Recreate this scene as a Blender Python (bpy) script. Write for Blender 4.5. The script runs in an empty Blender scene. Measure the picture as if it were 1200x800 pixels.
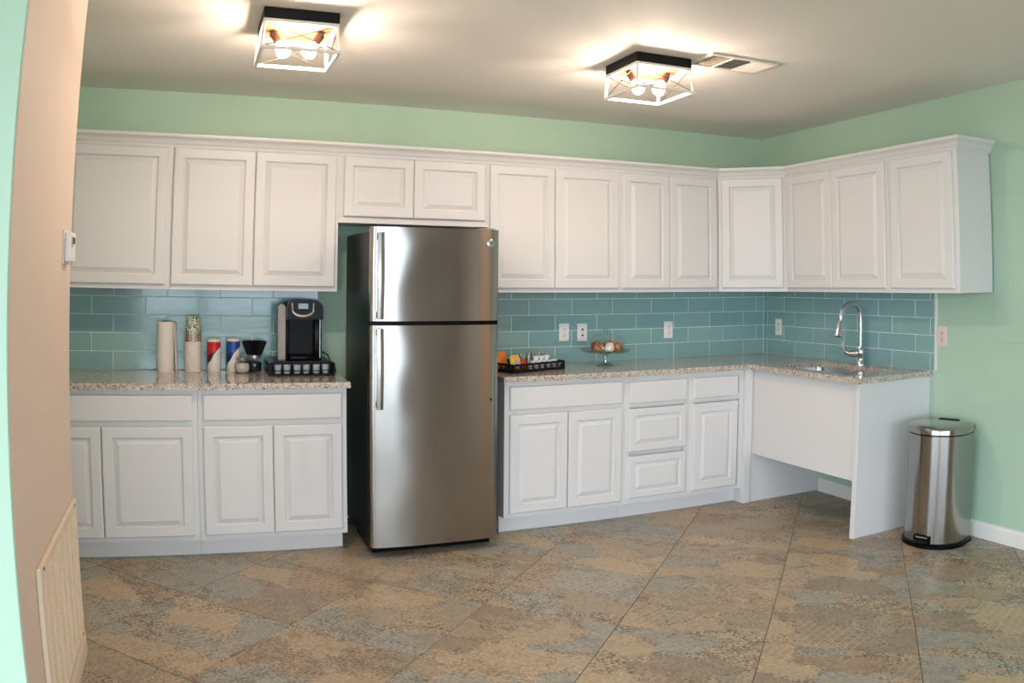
import bpy, bmesh, math, random
from mathutils import Vector, Matrix
random.seed(7)
PI = math.pi
sc = bpy.context.scene
COL = sc.collection

# ------------------------------------------------------------------ camera
cam_d = bpy.data.cameras.new('camera')
cam = bpy.data.objects.new('camera', cam_d)
COL.objects.link(cam)
sc.camera = cam
CAM = Vector((-3.985565, -4.852931, 1.449378))
YAW, PITCH, ROLL = 0.371319, 0.063710, 0.007268
_f = Vector((math.sin(YAW)*math.cos(PITCH), math.cos(YAW)*math.cos(PITCH), math.sin(PITCH)))
_r = Vector((math.cos(YAW), -math.sin(YAW), 0))
_u = _r.cross(_f)
_r2 = _r*math.cos(ROLL) + _u*math.sin(ROLL)
_u2 = _u*math.cos(ROLL) - _r*math.sin(ROLL)
cam.matrix_world = Matrix(((_r2.x, _u2.x, -_f.x, CAM.x), (_r2.y, _u2.y, -_f.y, CAM.y),
                           (_r2.z, _u2.z, -_f.z, CAM.z), (0, 0, 0, 1)))
# phone wide lens with its barrel distortion (measured from the photograph's bowed straight edges)
cam_d.sensor_fit = 'HORIZONTAL'
cam_d.sensor_width = 36
cam_d.lens = 28.8
cam_d.clip_start = 0.05
cam_d.clip_end = 100
cam_d.type = 'PANO'
cam_d.panorama_type = 'FISHEYE_LENS_POLYNOMIAL'
cam_d.fisheye_fov = math.radians(150)
cam_d.fisheye_polynomial_k0 = 0
cam_d.fisheye_polynomial_k1 = -0.03469274086589173
cam_d.fisheye_polynomial_k2 = -3.5162334e-06
cam_d.fisheye_polynomial_k3 = 3.5772016701e-06
cam_d.fisheye_polynomial_k4 = -2.4272083e-08
cam_d.shift_x = 0.008988954
cam_d.shift_y = -0.166232335

# ------------------------------------------------------------------ world, exposure
world = bpy.data.worlds.new('world')
sc.world = world
world.use_nodes = True
_bg = world.node_tree.nodes['Background']
_bg.inputs[0].default_value = (0.74, 0.87, 1.0, 1)
_bg.inputs[1].default_value = 9.5
BULB_W = 17.0
sc.view_settings.view_transform = 'Standard'
sc.view_settings.look = 'None'
sc.view_settings.gamma = 1
sc.view_settings.use_curve_mapping = False
sc.cycles.transparent_max_bounces = 24
sc.view_settings.exposure = -0.1

# room sizes (metres): back wall is Y=0, right wall is X=0
XL, YN, ZC = -6.6, -8.2, 2.512
WINDOWS = ((-6.3, -3.95), (-3.8, -1.50))      # invented openings in the unseen rear wall, to let in daylight
ADDED_SIDEWIN = (-7.8, -3.6)                        # added opening in the unseen left side wall, for more daylight
WZ0, WZ1 = 0.12, 2.28
for i, (a, b) in enumerate(WINDOWS):            # sky portals in those openings
    ld = bpy.data.lights.new('window_portal', 'AREA')
    ld.shape = 'RECTANGLE'; ld.size = b-a; ld.size_y = WZ1-WZ0
    ld.cycles.is_portal = True
    lo = bpy.data.objects.new('window_portal', ld)
    lo.location = ((a+b)/2, YN-0.06, (WZ0+WZ1)/2)
    lo.rotation_euler = (PI/2, 0, 0)            # faces +Y... set below
    lo.rotation_euler = (-PI/2, 0, PI)
    COL.objects.link(lo)
ld = bpy.data.lights.new('window_portal', 'AREA')
ld.shape = 'RECTANGLE'; ld.size = ADDED_SIDEWIN[1]-ADDED_SIDEWIN[0]; ld.size_y = WZ1-WZ0
ld.cycles.is_portal = True
lo = bpy.data.objects.new('window_portal', ld)
lo.location = (XL-0.06, sum(ADDED_SIDEWIN)/2, (WZ0+WZ1)/2)
lo.rotation_euler = (-PI/2, 0, PI/2)
COL.objects.link(lo)

# ------------------------------------------------------------------ mesh helpers
def new_bm():
    return bmesh.new()

def box(bm, x0, x1, y0, y1, z0, z1, bev=0.0, seg=1):
    if x1 < x0: x0, x1 = x1, x0
    if y1 < y0: y0, y1 = y1, y0
    if z1 < z0: z0, z1 = z1, z0
    vs = [bm.verts.new((x, y, z)) for x in (x0, x1) for y in (y0, y1) for z in (z0, z1)]
    f = [(0, 1, 3, 2), (4, 6, 7, 5), (0, 4, 5, 1), (2, 3, 7, 6), (0, 2, 6, 4), (1, 5, 7, 3)]
    fs = [bm.faces.new([vs[i] for i in q]) for q in f]
    if bev > 0:
        es = list({e for q in fs for e in q.edges})
        bmesh.ops.bevel(bm, geom=es, offset=bev, segments=seg, affect='EDGES', profile=0.5)
    return bm

def lathe(bm, prof, n=24, cx=0, cy=0, cz=0, cap=True):
    """prof: list of (r, z), bottom to top"""
    rings = []
    for r, z in prof:
        if r < 1e-6:
            rings.append([bm.verts.new((cx, cy, cz+z))])
        else:
            rings.append([bm.verts.new((cx+r*math.cos(2*PI*k/n), cy+r*math.sin(2*PI*k/n), cz+z)) for k in range(n)])
    for a, b in zip(rings, rings[1:]):
        if len(a) == 1 and len(b) == 1: continue
        for k in range(n):
            k2 = (k+1) % n
            if len(a) == 1: bm.faces.new((a[0], b[k2], b[k]))
            elif len(b) == 1: bm.faces.new((a[k], a[k2], b[0]))
            else: bm.faces.new((a[k], a[k2], b[k2], b[k]))
    if cap:
        if len(rings[0]) > 1: bm.faces.new(list(reversed(rings[0])))
        if len(rings[-1]) > 1: bm.faces.new(rings[-1])
    return bm

def tube(bm, pts, rad, n=10, closed=False):
    """tube along points; rad a number or a list"""
    pts = [Vector(p) for p in pts]
    m = len(pts)
    rr = rad if isinstance(rad, (list, tuple)) else [rad]*m
    rings = []
    ref = None
    for i, p in enumerate(pts):
        if closed: t = (pts[(i+1) % m]-pts[i-1]).normalized()
        else: t = (pts[min(i+1, m-1)]-pts[max(i-1, 0)]).normalized()
        if ref is None:
            ref = Vector((0, 0, 1)) if abs(t.z) < 0.9 else Vector((1, 0, 0))
            ref = (ref-t*ref.dot(t)).normalized()
        else:
            ref = (ref-t*ref.dot(t))
            ref = ref.normalized() if ref.length > 1e-6 else t.orthogonal().normalized()
        b = t.cross(ref)
        rings.append([bm.verts.new(p+(ref*math.cos(2*PI*k/n)+b*math.sin(2*PI*k/n))*rr[i]) for k in range(n)])
    q = m if closed else m-1
    for i in range(q):
        a, b = rings[i], rings[(i+1) % m]
        for k in range(n):
            bm.faces.new((a[k], a[(k+1) % n], b[(k+1) % n], b[k]))
    if not closed:
        bm.faces.new(list(reversed(rings[0]))); bm.faces.new(rings[-1])
    return bm

def bar(bm, a, b, w):
    return tube(bm, [a, b], w*0.7071, n=4)

def prism(bm, poly, z0, z1, axis='z'):
    """extrude a 2-D polygon; axis z: (x,y); axis y: (x,z) extruded in y; axis x: (y,z) extruded in x"""
    def P(p, t):
        return (p[0], p[1], t) if axis == 'z' else (p[0], t, p[1]) if axis == 'y' else (t, p[0], p[1])
    a = [bm.verts.new(P(p, z0)) for p in poly]
    b = [bm.verts.new(P(p, z1)) for p in poly]
    n = len(poly)
    for k in range(n):
        bm.faces.new((a[k], a[(k+1) % n], b[(k+1) % n], b[k]))
    bm.faces.new(list(reversed(a))); bm.faces.new(b)
    return bm

def rings_mesh(bm, rings, close_last=True, close_first=False):
    R = [[bm.verts.new(p) for p in r] for r in rings]
    for a, b in zip(R, R[1:]):
        n = len(a)
        for k in range(n):
            bm.faces.new((a[k], a[(k+1) % n], b[(k+1) % n], b[k]))
    if close_last: bm.faces.new(R[-1])
    if close_first: bm.faces.new(list(reversed(R[0])))
    return bm

def finish(bm, name, smooth=0):
    bmesh.ops.recalc_face_normals(bm, faces=bm.faces)
    me = bpy.data.meshes.new(name)
    bm.to_mesh(me); bm.free()
    if smooth:
        me.polygons.foreach_set('use_smooth', [True]*len(me.polygons))
        try: me.set_sharp_from_angle(angle=math.radians(smooth))
        except Exception: pass
    return me

def obj(name, bm, m, parent=None, smooth=0, loc=(0, 0, 0), rot=None):
    me = finish(bm, name, smooth) if isinstance(bm, bmesh.types.BMesh) else bm
    if len(me.materials) == 0: me.materials.append(m)
    o = bpy.data.objects.new(name, me)
    COL.objects.link(o)
    o.location = loc
    if rot: o.rotation_euler = rot
    if parent: o.parent = parent
    return o

def tag(o, label=None, cat=None, group=None, kind=None):
    if label: o['label'] = label
    if cat: o['category'] = cat
    if group: o['group'] = group
    if kind: o['kind'] = kind
    return o

def thing(name, label, cat, loc=(0, 0, 0), rz=0, group=None):
    o = bpy.data.objects.new(name, None)
    o.empty_display_size = 0.05
    COL.objects.link(o)
    o.location = loc; o.rotation_euler = (0, 0, rz)
    return tag(o, label, cat, group)

def struct(name, bm, m, label=None, smooth=0):
    o = obj(name, bm, m, None, smooth)
    return tag(o, label, None, None, 'structure')

# ------------------------------------------------------------------ materials
def srgb(r, g, b):
    def c(v):
        v /= 255.0
        return v/12.92 if v <= 0.04045 else ((v+0.055)/1.055)**2.4
    return (c(r), c(g), c(b), 1)

class NT:
    def __init__(s, name):
        s.m = bpy.data.materials.new(name); s.m.use_nodes = True
        s.t = s.m.node_tree; s.n = s.t.nodes
        s.b = s.n['Principled BSDF']
    def add(s, typ, **kw):
        n = s.n.new('ShaderNode'+typ)
        for k, v in kw.items():
            if k in n.inputs: n.inputs[k].default_value = v
            else: setattr(n, k, v)
        return n
    def link(s, a, b): s.t.links.new(a, b)
    def ramp(s, fac, stops, interp='LINEAR'):
        n = s.n.new('ShaderNodeValToRGB')
        n.color_ramp.interpolation = interp
        e = n.color_ramp.elements
        while len(e) < len(stops): e.new(0.5)
        for k, (p, c) in enumerate(stops):
            e[k].position = p; e[k].color = c
        s.link(fac, n.inputs[0]); return n
    def mix(s, fac, a, b, mode='MIX'):
        n = s.n.new('ShaderNodeMix'); n.data_type = 'RGBA'; n.blend_type = mode
        for i, v in ((0, fac), (6, a), (7, b)):
            if hasattr(v, 'default_value') or hasattr(v, 'links'): s.link(v, n.inputs[i])
            else: n.inputs[i].default_value = v
        return n.outputs[2]
    def math(s, op, a, b=0.0):
        n = s.n.new('ShaderNodeMath'); n.operation = op
        for i, v in ((0, a), (1, b)):
            if hasattr(v, 'links'): s.link(v, n.inputs[i])
            else: n.inputs[i].default_value = v
        return n.outputs[0]
    def bump(s, h, dist=0.001, strength=0.5):
        n = s.add('Bump'); n.inputs['Distance'].default_value = dist; n.inputs['Strength'].default_value = strength
        s.link(h, n.inputs['Height']); s.link(n.outputs[0], s.b.inputs['Normal'])

def plain(name, col, rough=0.5, metal=0.0, spec=0.5, coat=0.0, noise=0.0, nscale=30, bump=0.0):
    t = NT(name)
    t.b.inputs['Base Color'].default_value = col
    t.b.inputs['Roughness'].default_value = rough
    t.b.inputs['Metallic'].default_value = metal
    t.b.inputs['Specular IOR Level'].default_value = spec
    t.b.inputs['Coat Weight'].default_value = coat
    if noise or bump:
        tc = t.add('TexCoord'); nz = t.add('TexNoise', Scale=nscale, Detail=3.0)
        t.link(tc.outputs['Object'], nz.inputs['Vector'])
        if noise:
            d = tuple(max(0, c*(1-noise)) for c in col[:3])+(1,)
            t.link(t.mix(nz.outputs['Fac'], d, col), t.b.inputs['Base Color'])
        if bump: t.bump(nz.outputs['Fac'], bump)
    return t.m

def emissive(name, col, strength):
    t = NT(name)
    t.b.inputs['Base Color'].default_value = (0.8, 0.8, 0.8, 1)
    t.b.inputs['Emission Color'].default_value = col
    t.b.inputs['Emission Strength'].default_value = strength
    return t.m

def glass(name, col=(1, 1, 1, 1), rough=0.02, clear=0.85):
    t = NT(name)
    tr = t.add('BsdfTransparent'); tr.inputs[0].default_value = col
    gl = t.add('BsdfGlossy'); gl.inputs['Roughness'].default_value = rough
    fr = t.add('LayerWeight'); fr.inputs['Blend'].default_value = 0.5
    mx = t.add('MixShader')
    t.link(t.math('ADD', t.math('MULTIPLY', t.math('POWER', fr.outputs['Facing'], 4.0), 0.55), 1-clear-0.1), mx.inputs[0])
    t.link(tr.outputs[0], mx.inputs[1]); t.link(gl.outputs[0], mx.inputs[2])
    t.link(mx.outputs[0], t.n['Material Output'].inputs[0])
    return t.m

def steel(name, col, rough, aniso, wave=0.0):
    t = NT(name)
    t.b.inputs['Metallic'].default_value = 1
    t.b.inputs['Roughness'].default_value = rough
    t.b.inputs['Anisotropic'].default_value = aniso
    tg = t.add('Tangent'); tg.direction_type = 'RADIAL'; tg.axis = 'Z'
    t.link(tg.outputs[0], t.b.inputs['Tangent'])
    t.b.inputs['Anisotropic Rotation'].default_value = 0.25
    tc = t.add('TexCoord'); mp = t.add('Mapping'); mp.inputs['Scale'].default_value = (4, 4, 600)
    t.link(tc.outputs['Object'], mp.inputs[0])
    nz = t.add('TexNoise', Scale=1.0, Detail=2.0); t.link(mp.outputs[0], nz.inputs['Vector'])
    d = tuple(c*0.86 for c in col[:3])+(1,)
    t.link(t.mix(nz.outputs['Fac'], d, col), t.b.inputs['Base Color'])
    if wave:
        n2 = t.add('TexNoise', Scale=2.3, Detail=1.0); t.link(tc.outputs['Object'], n2.inputs['Vector'])
        t.bump(n2.outputs['Fac'], wave, 1.0)
    return t.m

M = {}
M['cab'] = plain('white_cabinet_paint', srgb(223, 221, 220), 0.42, spec=0.4)
M['mint'] = plain('mint_wall_paint', srgb(178, 206, 184), 0.6, noise=0.05, nscale=6, bump=0.0004)
M['taupe'] = plain('unseen_wall_taupe', srgb(170, 156, 142), 0.6)  # invented colour for unseen walls, keeps the fridge reflection a neutral grey
M['beige'] = plain('beige_wall_paint', srgb(228, 209, 193), 0.6, noise=0.05, nscale=8, bump=0.0004)
M['ceil'] = plain('ceiling_paint', srgb(240, 236, 230), 0.75, noise=0.03, nscale=40, bump=0.0006)
M['trim'] = plain('white_trim_paint', srgb(235, 232, 226), 0.45)
M['grout'] = plain('pale_grout', srgb(222, 232, 226), 0.85, noise=0.12, nscale=60)
M['fgrout'] = plain('floor_joint', srgb(112, 98, 82), 0.9, noise=0.2, nscale=40)
M['black'] = plain('black_plastic', srgb(12, 12, 13), 0.25, spec=0.1)
M['blackmatte'] = plain('black_matte', srgb(18, 18, 19), 0.5, spec=0.2)
M['fridge_side'] = plain('fridge_black_case', srgb(22, 26, 28), 0.38, noise=0.2, nscale=200, bump=0.0002)
M['chrome'] = plain('chrome', (0.72, 0.73, 0.75, 1), 0.08, 1.0)
M['sink_steel'] = plain('sink_steel', (0.55, 0.56, 0.57, 1), 0.28, 1.0)
M['silver'] = plain('silver_plastic', srgb(176, 172, 166), 0.3, 0.7)
M['steel'] = steel('brushed_stainless', (0.41, 0.39, 0.365, 1), 0.20, 0.85, 0.010)
M['binsteel'] = steel('bin_stainless', (0.40, 0.39, 0.37, 1), 0.17, 0.6)
M['bronze'] = plain('bronze_socket', srgb(72, 48, 36), 0.4, 0.6)
M['lampwhite'] = plain('lamp_frame_white', srgb(235, 228, 218), 0.4)
M['canopyglow'] = plain('canopy_bulb_glow', srgb(120, 74, 48), 0.4, 0.3)  # orange-brown painted in for the bulbs' light on the canopy underside
M['wire'] = plain('dark_wire', srgb(50, 38, 30), 0.45, 0.5)
M['plate'] = plain('outlet_white', srgb(240, 238, 236), 0.35)
M['platewarm'] = plain('outlet_almond', srgb(226, 206, 198), 0.35)
M['slot'] = plain('slot_dark', srgb(40, 32, 30), 0.6)
M['paper'] = plain('paper_white', srgb(238, 226, 216), 0.8, noise=0.05, nscale=120)
M['vent'] = plain('vent_white', srgb(228, 222, 214), 0.45)
M['ventbeige'] = plain('grille_beige', srgb(232, 214, 190), 0.5)
M['dark'] = plain('dark_void', srgb(40, 38, 36), 0.8)
M['ventbrown'] = plain('vent_inner_tan', srgb(160, 148, 134), 0.6)
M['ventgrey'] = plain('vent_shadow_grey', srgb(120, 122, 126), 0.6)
M['red'] = plain('red_print', srgb(196, 24, 30), 0.4)
M['darkred'] = plain('dark_red_print', srgb(96, 18, 22), 0.4)
M['blue'] = plain('blue_print', srgb(26, 66, 140), 0.4)
M['screen'] = plain('grey_screen', srgb(110, 126, 146), 0.15)
M['pod'] = plain('pod_grey', srgb(176, 182, 186), 0.45)
M['foil'] = plain('pod_foil', (0.7, 0.7, 0.72, 1), 0.3, 1.0)
M['orange'] = plain('orange_packet', srgb(232, 132, 42), 0.35, noise=0.3, nscale=60)
M['yellow'] = plain('yellow_packet', srgb(240, 200, 80), 0.35, noise=0.3, nscale=60)
M['redpack'] = plain('red_packet', srgb(206, 50, 36), 0.35, noise=0.3, nscale=60)
M['lilac'] = plain('lilac_print', srgb(190, 150, 190), 0.4)
M['creamer'] = plain('creamer_white', srgb(240, 240, 240), 0.35)
M['sachet'] = plain('sachet_grey', srgb(190, 192, 190), 0.5, noise=0.35, nscale=80)
M['cookie'] = plain('baked_brown', srgb(172, 118, 74), 0.8, noise=0.85, nscale=55, bump=0.008)
M['cupcake'] = plain('white_paper_treat', srgb(238, 222, 214), 0.7, noise=0.25, nscale=90)
M['glass'] = glass('clear_glass')
M['candy'] = plain('white_sugar', srgb(230, 220, 205), 0.7, noise=0.5, nscale=90)
M['tea'] = plain('dark_contents', srgb(34, 36, 40), 0.5, noise=0.5, nscale=90)
M['bulb'] = emissive('lit_bulb', (1.0, 0.79, 0.63, 1), BULB_W/(PI*4*PI*0.031**2))

def granite():
    t = NT('speckled_granite')
    tc = t.add('TexCoord')
    n1 = t.add('TexNoise', Scale=60.0, Detail=6.0, Roughness=0.7); t.link(tc.outputs['Object'], n1.inputs['Vector'])
    base = t.ramp(n1.outputs['Fac'], [(0.30, srgb(128, 112, 100)), (0.42, srgb(176, 162, 148)), (0.52, srgb(206, 196, 182)), (0.66, srgb(224, 216, 206))])
    v = t.add('TexVoronoi', Scale=190.0); t.link(tc.outputs['Object'], v.inputs['Vector'])
    sep = t.add('SeparateColor'); t.link(v.outputs['Color'], sep.inputs[0])
    n2 = t.add('TexNoise', Scale=9.0, Detail=2.0); t.link(tc.outputs['Object'], n2.inputs['Vector'])
    fleck = t.ramp(t.math('ADD', sep.outputs[0], t.math('MULTIPLY', n2.outputs['Fac'], 0.5)), [(1.0, (0, 0, 0, 1)), (1.0, (1, 1, 1, 1))])
    fleck.color_ramp.elements[0].position = 0.985
    f2 = t.math('GREATER_THAN', t.math('ADD', sep.outputs[0], t.math('MULTIPLY', n2.outputs['Fac'], 0.4)), 1.06)
    c = t.mix(f2, base.outputs[0], srgb(104, 86, 78))
    f3 = t.math('GREATER_THAN', sep.outputs[1], 0.86)
    c = t.mix(f3, c, srgb(170, 144, 126))
    f4 = t.math('GREATER_THAN', sep.outputs[2], 0.88)
    c = t.mix(f4, c, srgb(176, 176, 172))
    t.link(c, t.b.inputs['Base Color'])
    t.b.inputs['Roughness'].default_value = 0.12
    t.b.inputs['Coat Weight'].default_value = 0.3
    t.b.inputs['Coat Roughness'].default_value = 0.05
    return t.m
M['granite'] = granite()

def glass_tile():
    t = NT('teal_glass_tile')
    tc = t.add('TexCoord'); oi = t.add('ObjectInfo')
    mp = t.add('Mapping'); mp.inputs['Scale'].default_value = (1, 1, 5)
    t.link(tc.outputs['Object'], mp.inputs[0])
    nz = t.add('TexNoise', Scale=9.0, Detail=3.0); nz.noise_dimensions = '4D'
    t.link(mp.outputs[0], nz.inputs['Vector']); t.link(t.math('MULTIPLY', oi.outputs['Random'], 50.0), nz.inputs['W'])
    a = t.ramp(oi.outputs['Random'], [(0.0, srgb(132, 172, 172)), (0.35, srgb(142, 180, 176)), (0.7, srgb(126, 170, 174)), (1.0, srgb(150, 186, 180))])
    c = t.mix(t.math('MULTIPLY', nz.outputs['Fac'], 0.55), a.outputs[0], srgb(116, 152, 156))
    t.link(c, t.b.inputs['Base Color'])
    t.b.inputs['Roughness'].default_value = 0.16
    t.b.inputs['Coat Weight'].default_value = 0.25
    t.b.inputs['Coat Roughness'].default_value = 0.04
    t.bump(nz.outputs['Fac'], 0.0012, 0.6)
    return t.m
M['tile'] = glass_tile()

def floor_tile():
    t = NT('stone_print_floor_tile')
    tc = t.add('TexCoord'); oi = t.add('ObjectInfo')
    # every tile takes its own piece of the print
    off = t.add('VectorMath'); off.operation = 'ADD'
    cx = t.add('CombineXYZ')
    t.link(t.math('MULTIPLY', oi.outputs['Random'], 37.0), cx.inputs[0]); t.link(t.math('MULTIPLY', oi.outputs['Random'], 91.0), cx.inputs[1])
    t.link(tc.outputs['Object'], off.inputs[0]); t.link(cx.outputs[0], off.inputs[1])
    P = off.outputs[0]
    nd = t.add('TexNoise', Scale=9.0, Detail=9.0, Roughness=0.74); t.link(P, nd.inputs['Vector'])
    sb = t.add('VectorMath'); sb.operation = 'SUBTRACT'; t.link(nd.outputs['Color'], sb.inputs[0]); sb.inputs[1].default_value = (0.5, 0.5, 0.5)
    scl = t.add('VectorMath'); scl.operation = 'SCALE'; scl.inputs['Scale'].default_value = 0.27; t.link(sb.outputs[0], scl.inputs[0])
    wp = t.add('VectorMath'); wp.operation = 'ADD'; t.link(P, wp.inputs[0]); t.link(scl.outputs[0], wp.inputs[1])
    # patches, longer one way
    mp = t.add('Mapping'); mp.inputs['Scale'].default_value = (1.8, 1.0, 1.0); t.link(wp.outputs[0], mp.inputs[0])
    v = t.add('TexVoronoi', Scale=3.1, Randomness=0.95); v.voronoi_dimensions = '2D'; v.distance = 'CHEBYCHEV'; t.link(mp.outputs[0], v.inputs['Vector'])
    sp = t.add('SeparateColor'); t.link(v.outputs['Color'], sp.inputs[0])
    pat = t.ramp(sp.outputs[0], [(0.0, srgb(176, 160, 138)), (0.2, srgb(204, 182, 148)), (0.36, srgb(160, 164, 160)), (0.52, srgb(156, 138, 118)), (0.66, srgb(194, 172, 142)), (0.8, srgb(172, 175, 170)), (0.93, srgb(170, 140, 112))], 'CONSTANT')
    # soft large clouds
    n1 = t.add('TexNoise', Scale=5.5, Detail=6.0, Roughness=0.6); t.link(P, n1.inputs['Vector'])
    cloud = t.ramp(n1.outputs['Fac'], [(0.34, srgb(150, 136, 118)), (0.46, srgb(192, 172, 142)), (0.56, srgb(164, 165, 156)), (0.68, srgb(204, 182, 150))])
    c = t.mix(0.35, pat.outputs[0], cloud.outputs[0])
    dens = t.ramp(sp.outputs[1], [(0.0, (0.10, 0.10, 0.10, 1)), (0.3, (0.35, 0.35, 0.35, 1)), (0.55, (0.65, 0.65, 0.65, 1)), (0.8, (1, 1, 1, 1))], 'CONSTANT').outputs[0]
    # grains gather along the borders of the printed patches
    ve = t.add('TexVoronoi', Scale=3.1, Randomness=0.95); ve.voronoi_dimensions = '2D'; ve.feature = 'DISTANCE_TO_EDGE'; t.link(mp.outputs[0], ve.inputs['Vector'])
    eg = t.ramp(ve.outputs['Distance'], [(0.02, (0.85, 0.85, 0.85, 1)), (0.14, (0, 0, 0, 1))])
    dens = t.math('MAXIMUM', dens, eg.outputs[0])
    # fine dark tracery, pale grains and mottling
    mg = t.add('Mapping'); mg.inputs['Scale'].default_value = (1.5, 0.9, 1.0); t.link(P, mg.inputs[0])
    n2 = t.add('TexNoise', Scale=75.0, Detail=4.0, Roughness=0.6); t.link(mg.outputs[0], n2.inputs['Vector'])
    n3 = t.add('TexNoise', Scale=13.0, Detail=5.0, Roughness=0.6); t.link(mg.outputs[0], n3.inputs['Vector'])
    n4 = t.add('TexNoise', Scale=45.0, Detail=6.0, Roughness=0.75); t.link(mg.outputs[0], n4.inputs['Vector'])
    mo = t.ramp(n4.outputs['Fac'], [(0.34, (0.55, 0.54, 0.53, 1)), (0.5, (1, 1, 1, 1)), (0.66, (1.3, 1.27, 1.22, 1))])
    c = t.mix(0.7, c, mo.outputs[0], 'MULTIPLY')
    dk = t.ramp(t.math('ADD', n2.outputs['Fac'], t.math('MULTIPLY', n3.outputs['Fac'], 0.5)), [(0.66, (1, 1, 1, 1)), (0.76, (0, 0, 0, 1))])
    c = t.mix(t.math('MULTIPLY', t.math('MULTIPLY', dk.outputs[0], 0.85), dens), c, srgb(84, 72, 62))
    lt = t.ramp(t.math('ADD', n2.outputs['Fac'], t.math('MULTIPLY', n3.outputs['Fac'], 0.35)), [(0.70, (0, 0, 0, 1)), (0.80, (1, 1, 1, 1))])
    c = t.mix(t.math('MULTIPLY', t.math('MULTIPLY', lt.outputs[0], 0.6), dens), c, srgb(220, 204, 176))
    # lattice print inside some patches
    mr = t.add('Mapping'); mr.inputs['Rotation'].default_value = (0, 0, math.radians(24)); t.link(P, mr.inputs[0])
    bk = t.add('TexBrick', Scale=1.0); bk.inputs['Brick Width'].default_value = 0.05; bk.inputs['Row Height'].default_value = 0.034
    bk.inputs['Mortar Size'].default_value = 0.0035; bk.inputs['Mortar Smooth'].default_value = 0.4
    t.link(mr.outputs[0], bk.inputs['Vector'])
    lm = t.math('MULTIPLY', bk.outputs['Fac'], t.math('GREATER_THAN', sp.outputs[2], 0.80))
    c = t.mix(t.math('MULTIPLY', lm, 0.55), c, srgb(212, 192, 158))
    t.link(t.mix(1.0, c, (0.86, 0.845, 0.83, 1), 'MULTIPLY'), t.b.inputs['Base Color'])
    rr = t.ramp(n1.outputs['Fac'], [(0.3, (0.34, 0.34, 0.34, 1)), (0.7, (0.5, 0.5, 0.5, 1))])
    t.link(rr.outputs[0], t.b.inputs['Roughness'])
    t.bump(n2.outputs['Fac'], 0.0008, 0.5)
    return t.m
M['ftile'] = floor_tile()

# ------------------------------------------------------------------ room shell
bm = new_bm(); box(bm, XL-0.12, 0.12, YN-0.12, 0.12, -0.12, -0.004)
floor = struct('floor', bm, M['fgrout'], 'brown and grey stone-print tile floor laid diagonally')
bm = new_bm(); box(bm, XL-0.12, 0.12, YN-0.12, 0.12, ZC, ZC+0.12)
ceiling = struct('ceiling', bm, M['ceil'], 'plain off-white ceiling')
bm = new_bm(); box(bm, -4.9, 0, 0, 0.12, -0.004, ZC)
wall_back = struct('wall_back', bm, M['mint'], 'mint green wall behind the long run of cabinets')
bm = new_bm(); box(bm, 0, 0.12, YN, -3.3, -0.004, ZC)
struct('wall_right_rear', bm, M['taupe'])
bm = new_bm(); box(bm, 0, 0.12, -3.3, 0.12, -0.004, ZC)
wall_right = struct('wall_right', bm, M['mint'], 'mint green wall behind the sink and steel bin')
bm = new_bm(); box(bm, -5.02, -4.9, -1.69, 0.12, -0.004, ZC)
struct('wall_alcove', bm, M['mint'], 'green wall closing the cabinet run at its left end')
LWX, LWY0, LWY1 = -4.447, -2.74, -1.69
# left wall block: beige towards the kitchen, mint towards the camera's room
bm = new_bm(); box(bm, -4.9, LWX, LWY0+0.012, LWY1, -0.004, ZC, 0.004)
wall_left = struct('wall_left', bm, M['beige'], 'beige wall with thermostat and return air grille')
bm = new_bm(); box(bm, XL, LWX, LWY0, LWY0+0.0115, -0.004, ZC, 0.003)
struct('wall_left_front', bm, M['mint'], 'bright mint wall face at the far left edge')
bm = new_bm(); box(bm, XL-0.12, XL, YN, ADDED_SIDEWIN[0], -0.004, ZC); box(bm, XL-0.12, XL, ADDED_SIDEWIN[1], LWY0, -0.004, ZC)
box(bm, XL-0.12, XL, *ADDED_SIDEWIN, -0.004, WZ0); box(bm, XL-0.12, XL, *ADDED_SIDEWIN, WZ1, ZC)
struct('wall_side', bm, M['taupe'])
# rear wall with two wide window openings
bm = new_bm()
xs = [XL, WINDOWS[0][0], WINDOWS[0][1], WINDOWS[1][0], WINDOWS[1][1], 0]
for k in range(0, 6, 2): box(bm, xs[k], xs[k+1], YN-0.12, YN, -0.004, ZC)
for a, b in WINDOWS:
    box(bm, a, b, YN-0.12, YN, -0.004, WZ0); box(bm, a, b, YN-0.12, YN, WZ1, ZC)
struct('wall_rear', bm, M['taupe'])
bm = new_bm()
for y in (ADDED_SIDEWIN[0], sum(ADDED_SIDEWIN)/2, ADDED_SIDEWIN[1]): box(bm, XL-0.09, XL-0.03, y-0.03, y+0.03, WZ0, WZ1)
for z in (WZ0, WZ1): box(bm, XL-0.09, XL-0.03, *ADDED_SIDEWIN, z-0.03, z+0.03)
struct('window_3', bm, M['trim'])
for i, (a, b) in enumerate(WINDOWS):
    bm = new_bm()
    for x in (a, (a+b)/2, b): box(bm, x-0.03, x+0.03, YN-0.09, YN-0.03, WZ0, WZ1)
    for z in (WZ0, WZ1): box(bm, a, b, YN-0.09, YN-0.03, z-0.03, z+0.03)
    struct('window_%d' % (i+1), bm, M['trim'])
bm = new_bm(); box(bm, XL-30, 0.12, YN-30, YN-0.12, -0.4, -0.3); box(bm, XL-30, XL-0.12, YN-0.12, 3, -0.4, -0.3)
struct('ground_outside', bm, plain('outside_ground', srgb(150, 150, 140), 0.9))

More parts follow.
